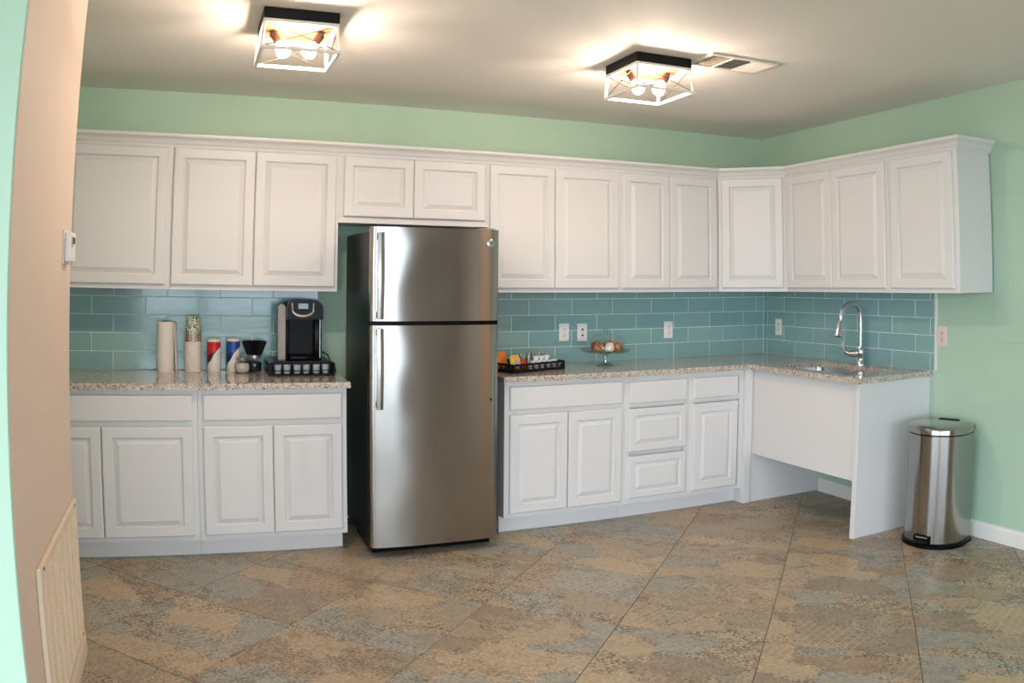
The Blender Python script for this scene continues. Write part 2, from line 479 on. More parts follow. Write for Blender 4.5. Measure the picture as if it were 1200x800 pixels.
M['wood'] = plain('added_door_honey_wood', srgb(232, 166, 92), 0.4, noise=0.25, nscale=9)  # unseen door, added to give the fridge its warm reflected streak
bm = new_bm(); box(bm, -0.045, -0.012, -5.30, -4.40, 0.004, 2.04, 0.003)
added_door = struct('added_door', bm, M['wood'], 'added honey wood door, unseen, for the warm streak on the refrigerator')
bm = new_bm(); box(bm, -0.055, -0.0003, -5.38, -5.302, 0.001, 2.12); box(bm, -0.055, -0.0003, -4.398, -4.32, 0.001, 2.12); box(bm, -0.055, -0.0003, -5.302, -4.398, 2.042, 2.12)
obj('added_door_frame', bm, M['wood'], added_door)
bm = new_bm(); lathe(bm, [(0.012, 0), (0.012, 0.03), (0.028, 0.04), (0.026, 0.06), (0, 0.066)], 20)
bmesh.ops.rotate(bm, verts=bm.verts, cent=(0, 0, 0), matrix=Matrix.Rotation(-PI/2, 3, 'Y'))
obj('added_door_knob', bm, M['chrome'], added_door, 40, loc=(-0.0452, -4.47, 0.96))

# floor tiles: 24 inch squares at 45 degrees
TP = 0.6105
def clip_poly(poly, x0, x1, y0, y1):
    def cl(ps, ins, inter):
        out = []
        for i in range(len(ps)):
            a, b = ps[i-1], ps[i]
            ia, ib = ins(a), ins(b)
            if ib:
                if not ia: out.append(inter(a, b))
                out.append(b)
            elif ia: out.append(inter(a, b))
        return out
    def ix(v): return lambda a, b: (v, a[1]+(b[1]-a[1])*(v-a[0])/(b[0]-a[0]))
    def iy(v): return lambda a, b: (a[0]+(b[0]-a[0])*(v-a[1])/(b[1]-a[1]), v)
    for ins, it in ((lambda p: p[0] >= x0, ix(x0)), (lambda p: p[0] <= x1, ix(x1)), (lambda p: p[1] >= y0, iy(y0)), (lambda p: p[1] <= y1, iy(y1))):
        if poly: poly = cl(poly, ins, it)
    return poly

def tile_mesh(poly):
    bm = new_bm()
    c = Vector((sum(p[0] for p in poly)/len(poly), sum(p[1] for p in poly)/len(poly)))
    def inset(d): return [((p[0]-c.x)*(1-d)+c.x, (p[1]-c.y)*(1-d)+c.y) for p in poly]
    rings_mesh(bm, [[(p[0], p[1], -0.0042) for p in poly], [(p[0], p[1], -0.0012) for p in poly], [(p[0], p[1], 0) for p in inset(0.006)]])
    return finish(bm, 'tile')
full = None
c45 = math.cos(PI/4)
g = 0.0016
# joint families: x-y = 1.352 + k*p ; x+y = -2.55 + k*p  (p = TP*sqrt2)
p2 = TP*math.sqrt(2)
for i in range(-16, 12):
    for j in range(-16, 12):
        d = 1.352+(i+0.5)*p2; s = -2.55+(j+0.5)*p2
        cx, cy = (s+d)/2, (s-d)/2
        if not (XL-0.5 < cx < 0.5 and YN-0.5 < cy < 0.5): continue
        h = TP/2-g
        loc = [(-h, -h), (h, -h), (h, h), (-h, h)]
        wpoly = [(cx+(x-y)*c45, cy+(x+y)*c45) for x, y in loc]
        cp = clip_poly(wpoly, XL+0.002, -0.002, YN+0.002, -0.002)
        if len(cp) < 3: continue
        area = abs(sum(cp[k-1][0]*cp[k][1]-cp[k][0]*cp[k-1][1] for k in range(len(cp))))/2
        if area < 0.004: continue
        # tiles wholly inside the solid left wall block or behind it are not laid
        if cx < -4.95 and LWY0+0.3 < cy: continue
        if area > 0.999*(2*h)**2:
            if full is None: full = tile_mesh(loc)
            me = full
        else:
            lp = [((x-cx)*c45+(y-cy)*c45, -(x-cx)*c45+(y-cy)*c45) for x, y in cp]
            me = tile_mesh(lp)
        obj('tile', me, M['ftile'], floor, loc=(cx, cy, 0), rot=(0, 0, PI/4))

# backsplash tiles
ROWH = 0.1035
Z0T, Z1T = 0.914, 1.3755
tile_cache = {}
def splash(parent, u0, u1, joints, rot, base):
    """tiles between u0..u1 along a wall; joints[r%2] = one joint position of that row"""
    L = 0.3055
    r = 0
    z = Z0T+0.001
    while z < Z1T-0.01:
        za, zb = z+0.002, min(z+ROWH, Z1T)-0.002
        j0 = joints[r % 2]
        k = math.floor((u0-j0)/L)
        while j0+k*L < u1:
            a, b = max(u0, j0+k*L)+0.0022, min(u1, j0+(k+1)*L)-0.0022
            k += 1
            if b-a < 0.012: continue
            key = (round(b-a, 4), round(zb-za, 4))
            if key not in tile_cache:
                bm = new_bm()
                w2, h2 = (b-a)/2, (zb-za)/2
                def rr(i, y): return [(-w2+i, y, -h2+i), (w2-i, y, -h2+i), (w2-i, y, h2-i), (-w2+i, y, h2-i)]
                rings_mesh(bm, [rr(0, 0.0), rr(0, -0.0062), rr(0.0012, -0.008)], True, True)
                tile_cache[key] = finish(bm, 'tile')
            u = (a+b)/2
            P = (u, -0.0022, (za+zb)/2) if rot == 0 else (-0.0022, -u, (za+zb)/2)
            obj('tile', tile_cache[key], M['tile'], parent, loc=P, rot=(0, 0, rot))
        z += ROWH; r += 1
bm = new_bm(); box(bm, -4.898, -3.262, -0.0078, -0.0002, Z0T+0.001, Z1T)
obj('grout_bed', bm, M['grout'], wall_back)
bm = new_bm(); box(bm, -2.36, -0.0002, -0.0078, -0.0002, Z0T+0.001, Z1T)
obj('grout_bed', bm, M['grout'], wall_back)
bm = new_bm(); box(bm, -0.0078, -0.0002, -1.622, -0.0080, Z0T+0.001, Z1T)
obj('grout_bed', bm, M['grout'], wall_right)
splash(wall_back, -4.897, -3.263, (-4.444, -4.568), 0, 0)
splash(wall_back, -2.358, -0.0105, (-0.202, -0.082), 0, 0)
splash(wall_right, 0.0105, 1.617, (0.056, 0.244), -PI/2, 0)
bm = new_bm(); box(bm, -0.010, -0.0002, -1.630, -1.6225, Z0T+0.001, Z1T)
obj('edge_strip', bm, M['trim'], wall_right)

# baseboards
bm = new_bm(); prism(bm, [(0, 0.001), (-0.014, 0.001), (-0.014, 0.075), (-0.008, 0.092), (0, 0.095)], -1.605, YN+0.01, 'x')
# prism axis x uses (y,z): rebuild along Y instead
bm.free(); bm = new_bm()
for ya, yb in ((YN+0.01, -5.382), (-4.318, -1.606)): prism(bm, [(-0.0005, 0.001), (-0.014, 0.001), (-0.014, 0.075), (-0.008, 0.092), (-0.0005, 0.095)], ya, yb, 'y')
struct('baseboard_right', bm, M['trim'], 'white baseboard along the green wall behind the bin')
bm = new_bm(); prism(bm, [(-0.0005, 0.001), (-0.014, 0.001), (-0.014, 0.075), (-0.008, 0.092), (-0.0005, 0.095)], -1.548, -0.642, 'y')
struct('baseboard_knee', bm, M['trim'], 'white baseboard inside the open knee space under the sink')
bm = new_bm(); prism(bm, [(LWX+0.0005, 0.001), (LWX+0.014, 0.001), (LWX+0.014, 0.07), (LWX+0.008, 0.086), (LWX+0.0005, 0.09)], LWY0+0.01, LWY1+0.012, 'y')
struct('baseboard_left', bm, M['ventbeige'], 'cream baseboard under the return air grille')

# ------------------------------------------------------------------ cabinets
def rect_ring(x0, x1, z0, z1, i, y):
    return [(x0+i, y, z0+i), (x1-i, y, z0+i), (x1-i, y, z1-i), (x0+i, y, z1-i)]
door_cache = {}
def door_meshes(w, h, kind):
    key = (round(w, 3), round(h, 3), kind)
    if key in door_cache: return door_cache[key]
    t = 0.019
    if kind == 'flat':
        bm = new_bm()
        rings_mesh(bm, [rect_ring(0, w, 0, h, 0, 0), rect_ring(0, w, 0, h, 0, -t+0.006), rect_ring(0, w, 0, h, 0.003, -t+0.002), rect_ring(0, w, 0, h, 0.009, -t)], True, True)
        res = (finish(bm, 'drawer_front'), None)
    else:
        r = 0.052 if kind == 'door' else 0.040
        bm = new_bm()
        rings_mesh(bm, [rect_ring(0, w, 0, h, 0, 0), rect_ring(0, w, 0, h, 0, -t+0.006), rect_ring(0, w, 0, h, 0.003, -t+0.002), rect_ring(0, w, 0, h, 0.007, -t),
                        rect_ring(0, w, 0, h, r, -t), rect_ring(0, w, 0, h, r+0.002, -t+0.008), rect_ring(0, w, 0, h, r+0.006, -t+0.011), rect_ring(0, w, 0, h, r+0.006, -0.004)], False, True)
        a = finish(bm, 'door')
        bm = new_bm()
        q = r+0.0065
        rings_mesh(bm, [rect_ring(0, w, 0, h, q, -0.004), rect_ring(0, w, 0, h, q, -t+0.0122), rect_ring(0, w, 0, h, q+0.004, -t+0.0112),
                        rect_ring(0, w, 0, h, q+0.024, -t+0.0020), rect_ring(0, w, 0, h, q+0.026, -t+0.0006)], True, True)
        res = (a, finish(bm, 'panel'))
    door_cache[key] = res
    return res

def add_front(root, x0, x1, z0, z1, kind, y, name):
    w, h = x1-x0, z1-z0
    a, b = door_meshes(w, h, kind)
    d = obj(name, a, M['cab'], root, loc=(x0, y, z0))
    if b: obj('panel', b, M['cab'], d, loc=(0, 0, 0))
    return d

def frame_mesh(bm, x0, x1, z0, z1, y0, y1, st, rails, mids=()):
    box(bm, x0, x0+st, y0, y1, z0, z1); box(bm, x1-st, x1, y0, y1, z0, z1)
    for (a, b) in rails: box(bm, x0+st, x1-st, y0, y1, a, b)
    return bm

def wall_cab(label, w, z0, z1, fronts, loc, rz, depth=0.305, name='wall_cabinet', back=0.0115):
    """local x 0..w along the wall, front towards -y"""
    root = thing(name, label, 'cabinet', (loc[0], loc[1], z0), rz, 'white wall cabinets')
    h = z1-z0
    bm = new_bm(); box(bm, 0.0006, w-0.0006, -depth+0.0192, -back, 0, h)
    obj('body', bm, M['cab'], root)
    bm = new_bm(); frame_mesh(bm, 0.0006, w-0.0006, 0, h, -depth, -depth+0.019, 0.034, [(0, 0.034), (h-0.05, h)])
    obj('face_frame', bm, M['cab'], root)
    for (a, b, c, d) in fronts: add_front(root, a, b, c-z0, d-z0, 'door', -depth-0.0004, 'door')
    return root

UB, UT = 1.3765, 2.157
DB, DT = 1.401, 2.136
# left run on back wall (x positions in world, converted to local)
def back_wall_cab(label, x0, x1, doors, z0=UB, db=DB, **kw):
    return wall_cab(label, x1-x0, z0, UT, [(a-x0, b-x0, db, DT) for a, b in doors], (x0, 0), 0, **kw)
back_wall_cab('white wall cabinet with one wide door, partly hidden behind beige wall', -4.74, -4.118, [(-4.722, -4.146)])
back_wall_cab('white two-door wall cabinet above the black coffee maker', -4.118, -3.202, [(-4.126+0.012, -3.6725), (-3.6695, -3.219)])
back_wall_cab('short white two-door cabinet above the refrigerator', -3.202, -2.313, [(-3.176, -2.7705), (-2.7675, -2.333)], z0=1.762, db=1.797, name='fridge_top_cabinet')
back_wall_cab('white two-door wall cabinet beside the refrigerator above the snack tray', -2.313, -1.416, [(-2.302, -1.8785), (-1.8755, -1.432)])
back_wall_cab('narrower white two-door wall cabinet next to the angled corner cabinet', -1.416, -0.648, [(-1.399, -1.0475), (-1.0445, -0.666)])
# right run
def right_wall_cab(label, u0, u1, doors):
    return wall_cab(label, u1-u0, UB, UT, [(a-u0, b-u0, DB, DT) for a, b in doors], (0, -u0), -PI/2)
right_wall_cab('white two-door wall cabinet above the sink faucet', 0.620, 1.531, [(0.632, 1.0585), (1.0615, 1.508)])
right_wall_cab('white single-door wall cabinet at the right end of the run', 1.531, 2.033, [(1.554, 2.003)])
# corner cabinet, angled face
CA, CB = (-0.646, -0.305), (-0.305, -0.618)
root = thing('corner_wall_cabinet', 'angled white corner wall cabinet with a single door', 'cabinet', (0, 0, UB), 0, 'white wall cabinets')
bm = new_bm(); prism(bm, [(-0.012, -0.012), (-0.646, -0.012), (-0.646, -0.290), (CA[0]+0.014, CA[1]+0.0145-0.0), (CB[0]+0.0145, CB[1]+0.014), (-0.290, -0.618), (-0.012, -0.618)], 0, UT-UB)
obj('body', bm, M['cab'], root)
dx, dy = CB[0]-CA[0], CB[1]-CA[1]
dl = math.hypot(dx, dy); da = math.atan2(dy, dx)
ff = new_bm(); frame_mesh(ff, 0.001, dl-0.001, 0, UT-UB, -0.0005, 0.0185, 0.03, [(0, 0.034), (UT-UB-0.05, UT-UB)])
ffo = obj('face_frame', ff, M['cab'], root, loc=(CA[0], CA[1], 0), rot=(0, 0, da))
a, b = door_meshes(dl-0.05, DT-DB, 'door')
off = Vector((math.cos(da)*0.025+math.sin(da)*0.001, math.sin(da)*0.025-math.cos(da)*0.001, 0))
d = obj('door', a, M['cab'], root, loc=(CA[0]+off.x, CA[1]+off.y, DB-UB), rot=(0, 0, da))
obj('panel', b, M['cab'], d)

# crown molding, mitred along the cabinet tops
PROF = [(0.001, 2.1400), (0.0055, 2.1400), (0.008, 2.152), (0.016, 2.160), (0.024, 2.176), (0.036, 2.187), (0.043, 2.190), (0.046, 2.196), (0.046, 2.208), (0.001, 2.208)]
def offset_path(path, d):
    out = []
    n = len(path)
    for i, p in enumerate(path):
        ns = []
        for a, b in ((i-1, i), (i, i+1)):
            if a < 0 or b >= n: continue
            v = (Vector(path[b])-Vector(path[a])).normalized()
            ns.append(Vector((v.y, -v.x)))
        if len(ns) == 1: m = ns[0]*d
        else:
            s = ns[0]+ns[1]
            m = s*(2*d/s.dot(s))
        out.append((p[0]+m.x, p[1]+m.y))
    return out
crown = thing('crown_molding', 'white stepped crown molding running along all the wall cabinet tops', 'molding', (0, 0, 2.14))
def crown_piece(path):
    bm = new_bm()
    R = [[] for _ in path]
    for (d, z) in PROF:
        for i, q in enumerate(offset_path(path, d+0.0195 if z < 2.139 else d+0.0)): R[i].append((q[0], q[1], z-2.14))
    rings_mesh(bm, R, True, True)
    obj('molding_length', bm, M['cab'], crown)
F = 0.3055
crown_piece([(-4.74, -F), (-1.842, -F)])
crown_piece([(-1.8408, -F+0.0012), (CA[0]-0.0, -F+0.0012), (-F+0.0012, CB[1]), (-F+0.0012, -2.0335), (-0.002, -2.0335)])
bm = new_bm(); prism(bm, [(-4.74, -0.012), (-0.012, -0.012), (-0.012, -2.03), (-0.300, -2.03), (-0.300, -0.62), (-0.646, -0.300), (-4.74, -0.300)], UT-2.14+0.0005, 0.05)
obj('top_board', bm, M['cab'], crown)

# base cabinets
BT = 0.8815
def base_cab(label, x0, x1, fronts, grp='white base cabinets', toe=(0.0, 0.0), name='base_cabinet'):
    root = thing(name, label, 'cabinet', (x0, 0, 0), 0, grp)
    w = x1-x0
    bm = new_bm(); box(bm, 0.0006, w-0.0006, -0.5908, -0.001, 0.1, BT-0.0006)
    obj('body', bm, M['cab'], root)
    bm = new_bm(); box(bm, 0.0006+toe[0], w-0.0006-toe[1], -0.535, -0.001, 0.0005, 0.0995)
    obj('toe_kick', bm, M['cab'], root)
    bm = new_bm(); frame_mesh(bm, 0.0006, w-0.0006, 0.1, BT-0.0006, -0.61, -0.591, 0.036, [(0.1, 0.134), (0.695, 0.73), (0.842, BT-0.0006)])
    obj('face_frame', bm, M['cab'], root)
    for (a, b, c, d, k) in fronts:
        add_front(root, a-x0, b-x0, c, d, k, -0.6104, 'drawer' if k != 'door' else 'door')
    return root
DR = (0.722, 0.855); DO = (0.128, 0.694)
base_cab('white base cabinet beside the beige wall, under the paper towel roll', -4.885, -3.968, [(-4.868, -3.994, *DR, 'flat'), (-4.868, -4.4535, *DO, 'door'), (-4.4495, -3.994, *DO, 'door')])
base_cab('white base cabinet under the coffee maker, left of the refrigerator', -3.968, -3.202, [(-3.943, -3.227, *DR, 'flat'), (-3.943, -3.5885, *DO, 'door'), (-3.5855, -3.227, *DO, 'door')], toe=(0, 0.014))
base_cab('white two-door base cabinet right of the refrigerator, under the snack tray', -2.317, -1.548, [(-2.287, -1.572, *DR, 'flat'), (-2.287, -1.929, *DO, 'door'), (-1.924, -1.572, *DO, 'door')], toe=(-0.0, 0))
base_cab('white base cabinet with a stack of three drawers', -1.548, -1.089, [(-1.524, -1.114, 0.716, 0.846, 'flat'), (-1.524, -1.114, 0.425, 0.684, 'draw'), (-1.524, -1.114, 0.137, 0.397, 'draw')], name='drawer_cabinet')
base_cab('narrow white base cabinet with one drawer over one door, near the inside corner', -1.089, -0.664, [(-1.063, -0.716, 0.716, 0.846, 'flat'), (-1.063, -0.716, 0.132, 0.684, 'door')])

# sink surround: corner leg, closing side panel, apron and end panel
sink_base = thing('sink_surround', 'white panelled surround with open knee space below the sink', 'cabinet', (-0.3, -1.1, 0))
def W(bm, name): return obj(name, bm, M['cab'], sink_base, loc=(0.3, 1.1, 0))
bm = new_bm(); box(bm, -0.663, -0.606, -0.632, -0.5905, 0.0005, BT-0.0006, 0.002); W(bm, 'corner_leg')
bm = new_bm(); box(bm, -0.606, -0.0005, -0.618, -0.600, 0.0005, BT-0.0006); W(bm, 'side_panel')
bm = new_bm(); box(bm, -0.663, -0.645, -0.590, -0.003, 0.0005, BT-0.0006); W(bm, 'return_panel')
bm = new_bm(); box(bm, -0.592, -0.574, -1.549, -0.6185, 0.326, BT-0.0006); W(bm, 'apron_panel')
bm = new_bm(); box(bm, -0.585, -0.0155, -1.574, -1.550, 0.0005, BT-0.0006); W(bm, 'end_panel')
bm = new_bm(); box(bm, -0.606, -0.5855, -1.578, -1.546, 0.0005, BT-0.0006, 0.002); W(bm, 'front_stile')
bm = new_bm(); box(bm, -0.0155, -0.0005, -1.580, -1.5745, 0.096, BT-0.0006); W(bm, 'wall_scribe')

# ------------------------------------------------------------------ countertops
def counter(name, label, poly, hole=None):
    bm = new_bm()
    zt, zb = 0.914, 0.882
    bv = 0.006
    def inset(p, d):
        n = len(p); out = []
        for i in range(n):
            a, b, c = Vector(p[i-1]), Vector(p[i]), Vector(p[(i+1) % n])
            u, v = (b-a).normalized(), (c-b).normalized()
            n1, n2 = Vector((-u.y, u.x)), Vector((-v.y, v.x))
            s = n1+n2
            m = s*(2*d/s.dot(s))
            out.append((b.x+m.x, b.y+m.y))
        return out
    pin = inset(poly, bv*0.3); pin2 = inset(poly, bv)
    loops = [[bm.verts.new((x, y, zb)) for x, y in poly], [bm.verts.new((x, y, zt-bv)) for x, y in poly],
             [bm.verts.new((x, y, zt-bv*0.3)) for x, y in pin], [bm.verts.new((x, y, zt)) for x, y in pin2]]
    for A, B in zip(loops, loops[1:]):
        for k in range(len(A)): bm.faces.new((A[k], A[(k+1) % len(A)], B[(k+1) % len(B)], B[k]))
    if hole:
        ht = [bm.verts.new((x, y, zt)) for x, y in hole]; hb = [bm.verts.new((x, y, zb)) for x, y in hole]
        for k in range(len(hole)): bm.faces.new((ht[k], ht[(k+1) % len(hole)], hb[(k+1) % len(hole)], hb[k]))
        for outer, inner in ((loops[3], ht), (loops[0], hb)):
            es = []
            for L in (outer, inner):
                for k in range(len(L)):
                    e = bm.edges.get((L[k], L[(k+1) % len(L)])) or bm.edges.new((L[k], L[(k+1) % len(L)]))
                    es.append(e)
            bmesh.ops.triangle_fill(bm, use_beauty=True, edges=es)
    else:
        bm.faces.new(loops[3]); bm.faces.new(list(reversed(loops[0])))
    return tag(obj(name, bm, M['granite']), label, 'countertop')
counter('countertop', 'short speckled granite countertop under the coffee maker', [(-4.897, -0.646), (-3.186, -0.646), (-3.186, -0.0005), (-4.897, -0.0005)])
def rrect(x0, x1, y0, y1, r, n=5):
    out = []
    for cx, cy, a0 in ((x1-r, y1-r, 0), (x0+r, y1-r, 90), (x0+r, y0+r, 180), (x1-r, y0+r, 270)):
        for k in range(n+1):
            a = math.radians(a0+90*k/n); out.append((cx+r*math.cos(a), cy+r*math.sin(a)))
    return out
SX0, SX1, SY0, SY1 = -0.535, -0.155, -1.470, -0.775
counter('countertop', 'long speckled granite countertop turning the corner to the sink',
        [(-2.333, -0.646), (-0.640, -0.646), (-0.640, -1.600), (-0.0005, -1.600), (-0.0005, -0.0005), (-2.333, -0.0005)], rrect(SX0, SX1, SY0, SY1, 0.05))

# sink: undermount double bowl
sink = thing('kitchen_sink', 'stainless undermount double-bowl sink set in the granite', 'sink', ((SX0+SX1)/2, (SY0+SY1)/2, 0.68))
ox, oy = (SX0+SX1)/2, (SY0+SY1)/2
for y0, y1 in ((SY0-0.012, oy-0.012), (oy+0.012, SY1+0.012)):
    bm = new_bm()
    o2 = rrect(SX0-0.012-ox, SX1+0.012-ox, y0-oy, y1-oy, 0.05)
    def sh(p, f): 
        cx = sum(q[0] for q in p)/len(p); cy = sum(q[1] for q in p)/len(p)
        return [(cx+(x-cx)*f, cy+(y-cy)*f) for x, y in p]
    rings_mesh(bm, [[(x, y, 0.2005) for x, y in sh(o2, 1.06)], [(x, y, 0.2005) for x, y in o2], [(x, y, 0.03) for x, y in sh(o2, 0.95)], [(x, y, 0.012) for x, y in sh(o2, 0.88)]], True)
    b = obj('bowl', bm, M['sink_steel'], sink, smooth=40)
    bm = new_bm(); lathe(bm, [(0.045, 0.0125), (0.045, 0.015), (0.03, 0.014), (0.028, 0.0128)], 20, 0, (y0+y1)/2-oy, 0)
    obj('drain', bm, M['chrome'], b, smooth=40)

# faucet
fx, fy = -0.092, -1.085
fau = thing('kitchen_faucet', 'chrome gooseneck pull-down kitchen faucet behind the sink', 'faucet', (fx, fy, 0.914))
bm = new_bm(); lathe(bm, [(0.031, 0.0004), (0.031, 0.008), (0.026, 0.016), (0.021, 0.03), (0.020, 0.05), (0.024, 0.062), (0.025, 0.085), (0.022, 0.105), (0.016, 0.118)], 24)
obj('base', bm, M['chrome'], fau, smooth=50)
bm = new_bm()
pts = [(0, 0, 0.11), (0, 0, 0.2), (0, 0, 0.28)]
R_ = 0.088
for k in range(1, 12):
    a = PI*k/12*1.06
    pts.append((-R_+R_*math.cos(a), 0, 0.305+R_*math.sin(a)))
tube(bm, pts, 0.0125, 12)
obj('spout', bm, M['chrome'], fau, smooth=60)
e = Vector(pts[-1]); dn = (Vector(pts[-1])-Vector(pts[-2])).normalized()
bm = new_bm()
hp = [e+dn*t for t in (0.0, 0.03, 0.034, 0.04, 0.10, 0.125, 0.132)]
tube(bm, hp, [0.0155, 0.0155, 0.0125, 0.0155, 0.021, 0.026, 0.022], 16)
obj('spray_head', bm, M['chrome'], fau, smooth=40)
bm = new_bm()
lp = [(0, 0.0, 0.075), (-0.02, 0.03, 0.07), (-0.035, 0.06, 0.068), (-0.05, 0.085, 0.08), (-0.055, 0.10, 0.11), (-0.055, 0.103, 0.14)]
tube(bm, lp, [0.02, 0.021, 0.019, 0.014, 0.009, 0.006], 12)
obj('lever_handle', bm, M['chrome'], fau, smooth=60)

# ------------------------------------------------------------------ refrigerator
FX0, FX1 = -3.112, -2.420
fr = thing('refrigerator', 'stainless top-freezer refrigerator with black sides', 'refrigerator', ((FX0+FX1)/2, -0.45, 0))
def FB(bm, name, m, par=None, smooth=0): return obj(name, bm, m, par or fr, smooth, loc=(-(FX0+FX1)/2, 0.45, 0) if par is None else (0, 0, 0))
bm = new_bm(); box(bm, FX0+0.004, FX1-0.004, -0.700, -0.075, 0.045, 1.700, 0.006); FB(bm, 'case', M['fridge_side'])
bm = new_bm(); box(bm, FX0+0.02, FX1-0.02, -0.715, -0.30, 0.012, 0.0445); FB(bm, 'base_grille', M['black'])
for x in (FX0+0.06, FX1-0.06):
    bm = new_bm(); lathe(bm, [(0.02, 0), (0.02, 0.012), (0.01, 0.014)], 12, x, -0.66, 0.0005); FB(bm, 'foot', M['blackmatte'])
FYF = -0.795
def door_prof(n=24, ins=0.0):
    pts = []
    w = FX1-FX0-2*ins
    for k in range(n+1):
        s = -1+2*k/n
        s = math.copysign(abs(s)**0.8, s)
        x = (FX0+FX1)/2+s*w/2
        y = FYF+0.015*abs(s)**4+0.010*max(0, (abs(s)-0.955)/0.045)**2
        pts.append((x, y+ins*0.3))
    return pts
def fdoor(z0, z1, name):
    bm = new_bm()
    pr = door_prof()
    poly = pr+[(FX1, -0.726), (FX0, -0.726)]
    prism(bm, poly, z0, z1)
    d = FB(bm, name, M['steel'], smooth=30)
    bm = new_bm(); box(bm, FX0+0.012, FX1-0.012, -0.7255, -0.7005, z0+0.012, z1-0.012)
    FB(bm, 'gasket', M['black'], d)
    return d
d1 = fdoor(1.236, 1.716, 'freezer_door'); d2 = fdoor(0.058, 1.214, 'fresh_food_door')
bm = new_bm(); box(bm, FX0+0.002, FX1-0.002, -0.772, -0.7265, 1.2145, 1.2355); FB(bm, 'divider_strip', M['black'])
bm = new_bm(); box(bm, FX1-0.09, FX1-0.012, -0.76, -0.66, 1.7005, 1.7255, 0.005); FB(bm, 'hinge_cover', M['silver'])
hx = -3.072
for (z0, z1, dd) in ((1.248, 1.684, d1), (0.792, 1.200, d2)):
    bm = new_bm()
    prof = []
    n = 14
    rings = []
    for k in range(n+1):
        t = k/n; z = z0+(z1-z0)*t
        y = FYF-0.040-0.012*math.sin(PI*t)
        w2 = 0.017; dp = 0.013
        rings.append([(hx-w2, y+dp, z), (hx-w2, y+0.004, z), (hx-w2*0.5, y, z), (hx+w2*0.5, y, z), (hx+w2, y+0.004, z), (hx+w2, y+dp, z)])
    rings_mesh(bm, rings, True, True)
    h = FB(bm, 'handle', M['steel'], dd, smooth=40)
    for z in (z0+0.02, z1-0.02):
        bm = new_bm(); box(bm, hx-0.012, hx+0.012, FYF-0.030, FYF+0.012, z-0.016, z+0.016)
        FB(bm, 'handle_mount', M['black'], dd)
bx, bz = -2.470, 1.644
bm = new_bm(); lathe(bm, [(0.0205, 0), (0.0205, 0.003), (0.017, 0.0045), (0.0, 0.0045)], 24)
bmesh.ops.rotate(bm, verts=bm.verts, cent=(0, 0, 0), matrix=Matrix.Rotation(PI/2, 3, 'X'))
bmesh.ops.translate(bm, verts=bm.verts, vec=(bx, FYF+0.0085, bz))
bd = FB(bm, 'badge', M['chrome'], d1, smooth=40)
cu = bpy.data.curves.new('badge_letters', 'FONT'); cu.body = 'GE'; cu.size = 0.019; cu.extrude = 0.0004; cu.align_x = 'CENTER'; cu.align_y = 'CENTER'
to = bpy.data.objects.new('badge_letters', cu); COL.objects.link(to)
bpy.context.view_layer.update()
lme = bpy.data.meshes.new_from_object(to); bpy.data.objects.remove(to)
lo = obj('badge_letters', lme, M['slot'], d1, loc=(bx, FYF+0.0036, bz), rot=(PI/2, 0, 0))
bm = new_bm(); lathe(bm, [(0.006, 0), (0.006, 0.002), (0, 0.0025)], 10)
bmesh.ops.rotate(bm, verts=bm.verts, cent=(0, 0, 0), matrix=Matrix.Rotation(PI/2, 3, 'X'))
bmesh.ops.translate(bm, verts=bm.verts, vec=(-2.463, FYF+0.0095, 0.816)); FB(bm, 'screw_plug', M['black'], d2)

# ------------------------------------------------------------------ trash bin (semi-round step can)
BX, BY = -0.253, -1.862
tb = thing('step_trash_can', 'tall semi-round brushed steel step trash can with black base', 'trash can', (BX, BY, 0), math.radians(18))
def dshape(w, dep, n=20):
    """local: flat back at +x, round front towards -x"""
    pts = [(dep*0.38, -w), (dep*0.5, -w*0.86), (dep*0.5, w*0.86), (dep*0.38, w)]
    for k in range(1, n):
        a = PI/2+PI*k/n
        pts.append((math.cos(a)*dep*0.62+dep*0.05, math.sin(a)*w))
    return pts
Wd, Dp = 0.172, 0.30
def stack(bm, levels, close=True):
    rings_mesh(bm, [[(x*s, y*s, z) for x, y in dshape(Wd, Dp)] for s, z in levels], close, True); return bm
bm = new_bm(); stack(bm, [(1.06, 0.0005), (1.06, 0.018), (1.02, 0.026), (1.0, 0.028)]); obj('base_ring', bm, M['black'], tb, smooth=30)
bm = new_bm(); stack(bm, [(0.99, 0.0285), (0.99, 0.615)]); obj('body', bm, M['binsteel'], tb, smooth=30)
bm = new_bm(); stack(bm, [(0.97, 0.6155), (0.97, 0.622)]); obj('gap_ring', bm, M['black'], tb, smooth=30)
bm = new_bm(); stack(bm, [(1.01, 0.6225), (1.01, 0.648), (0.99, 0.655), (0.90, 0.662), (0.6, 0.667)]); obj('lid', bm, M['binsteel'], tb, smooth=35)
bm = new_bm(); box(bm, 0.135, 0.17, -0.06, 0.06, 0.60, 0.668, 0.004); obj('hinge', bm, M['black'], tb)
fxp = -Dp*0.57
bm = new_bm(); box(bm, fxp-0.012, fxp+0.03, -0.048, 0.048, 0.029, 0.075, 0.004); pr = obj('pedal_housing', bm, M['black'], tb)
bm = new_bm(); box(bm, fxp-0.032, fxp-0.0125, -0.04, 0.04, 0.034, 0.050, 0.004); pd = obj('pedal', bm, M['blackmatte'], tb)
bm = new_bm(); box(bm, fxp-0.0136, fxp-0.0122, -0.034, 0.034, 0.060, 0.067); obj('brand_strip', bm, M['silver'], pr)

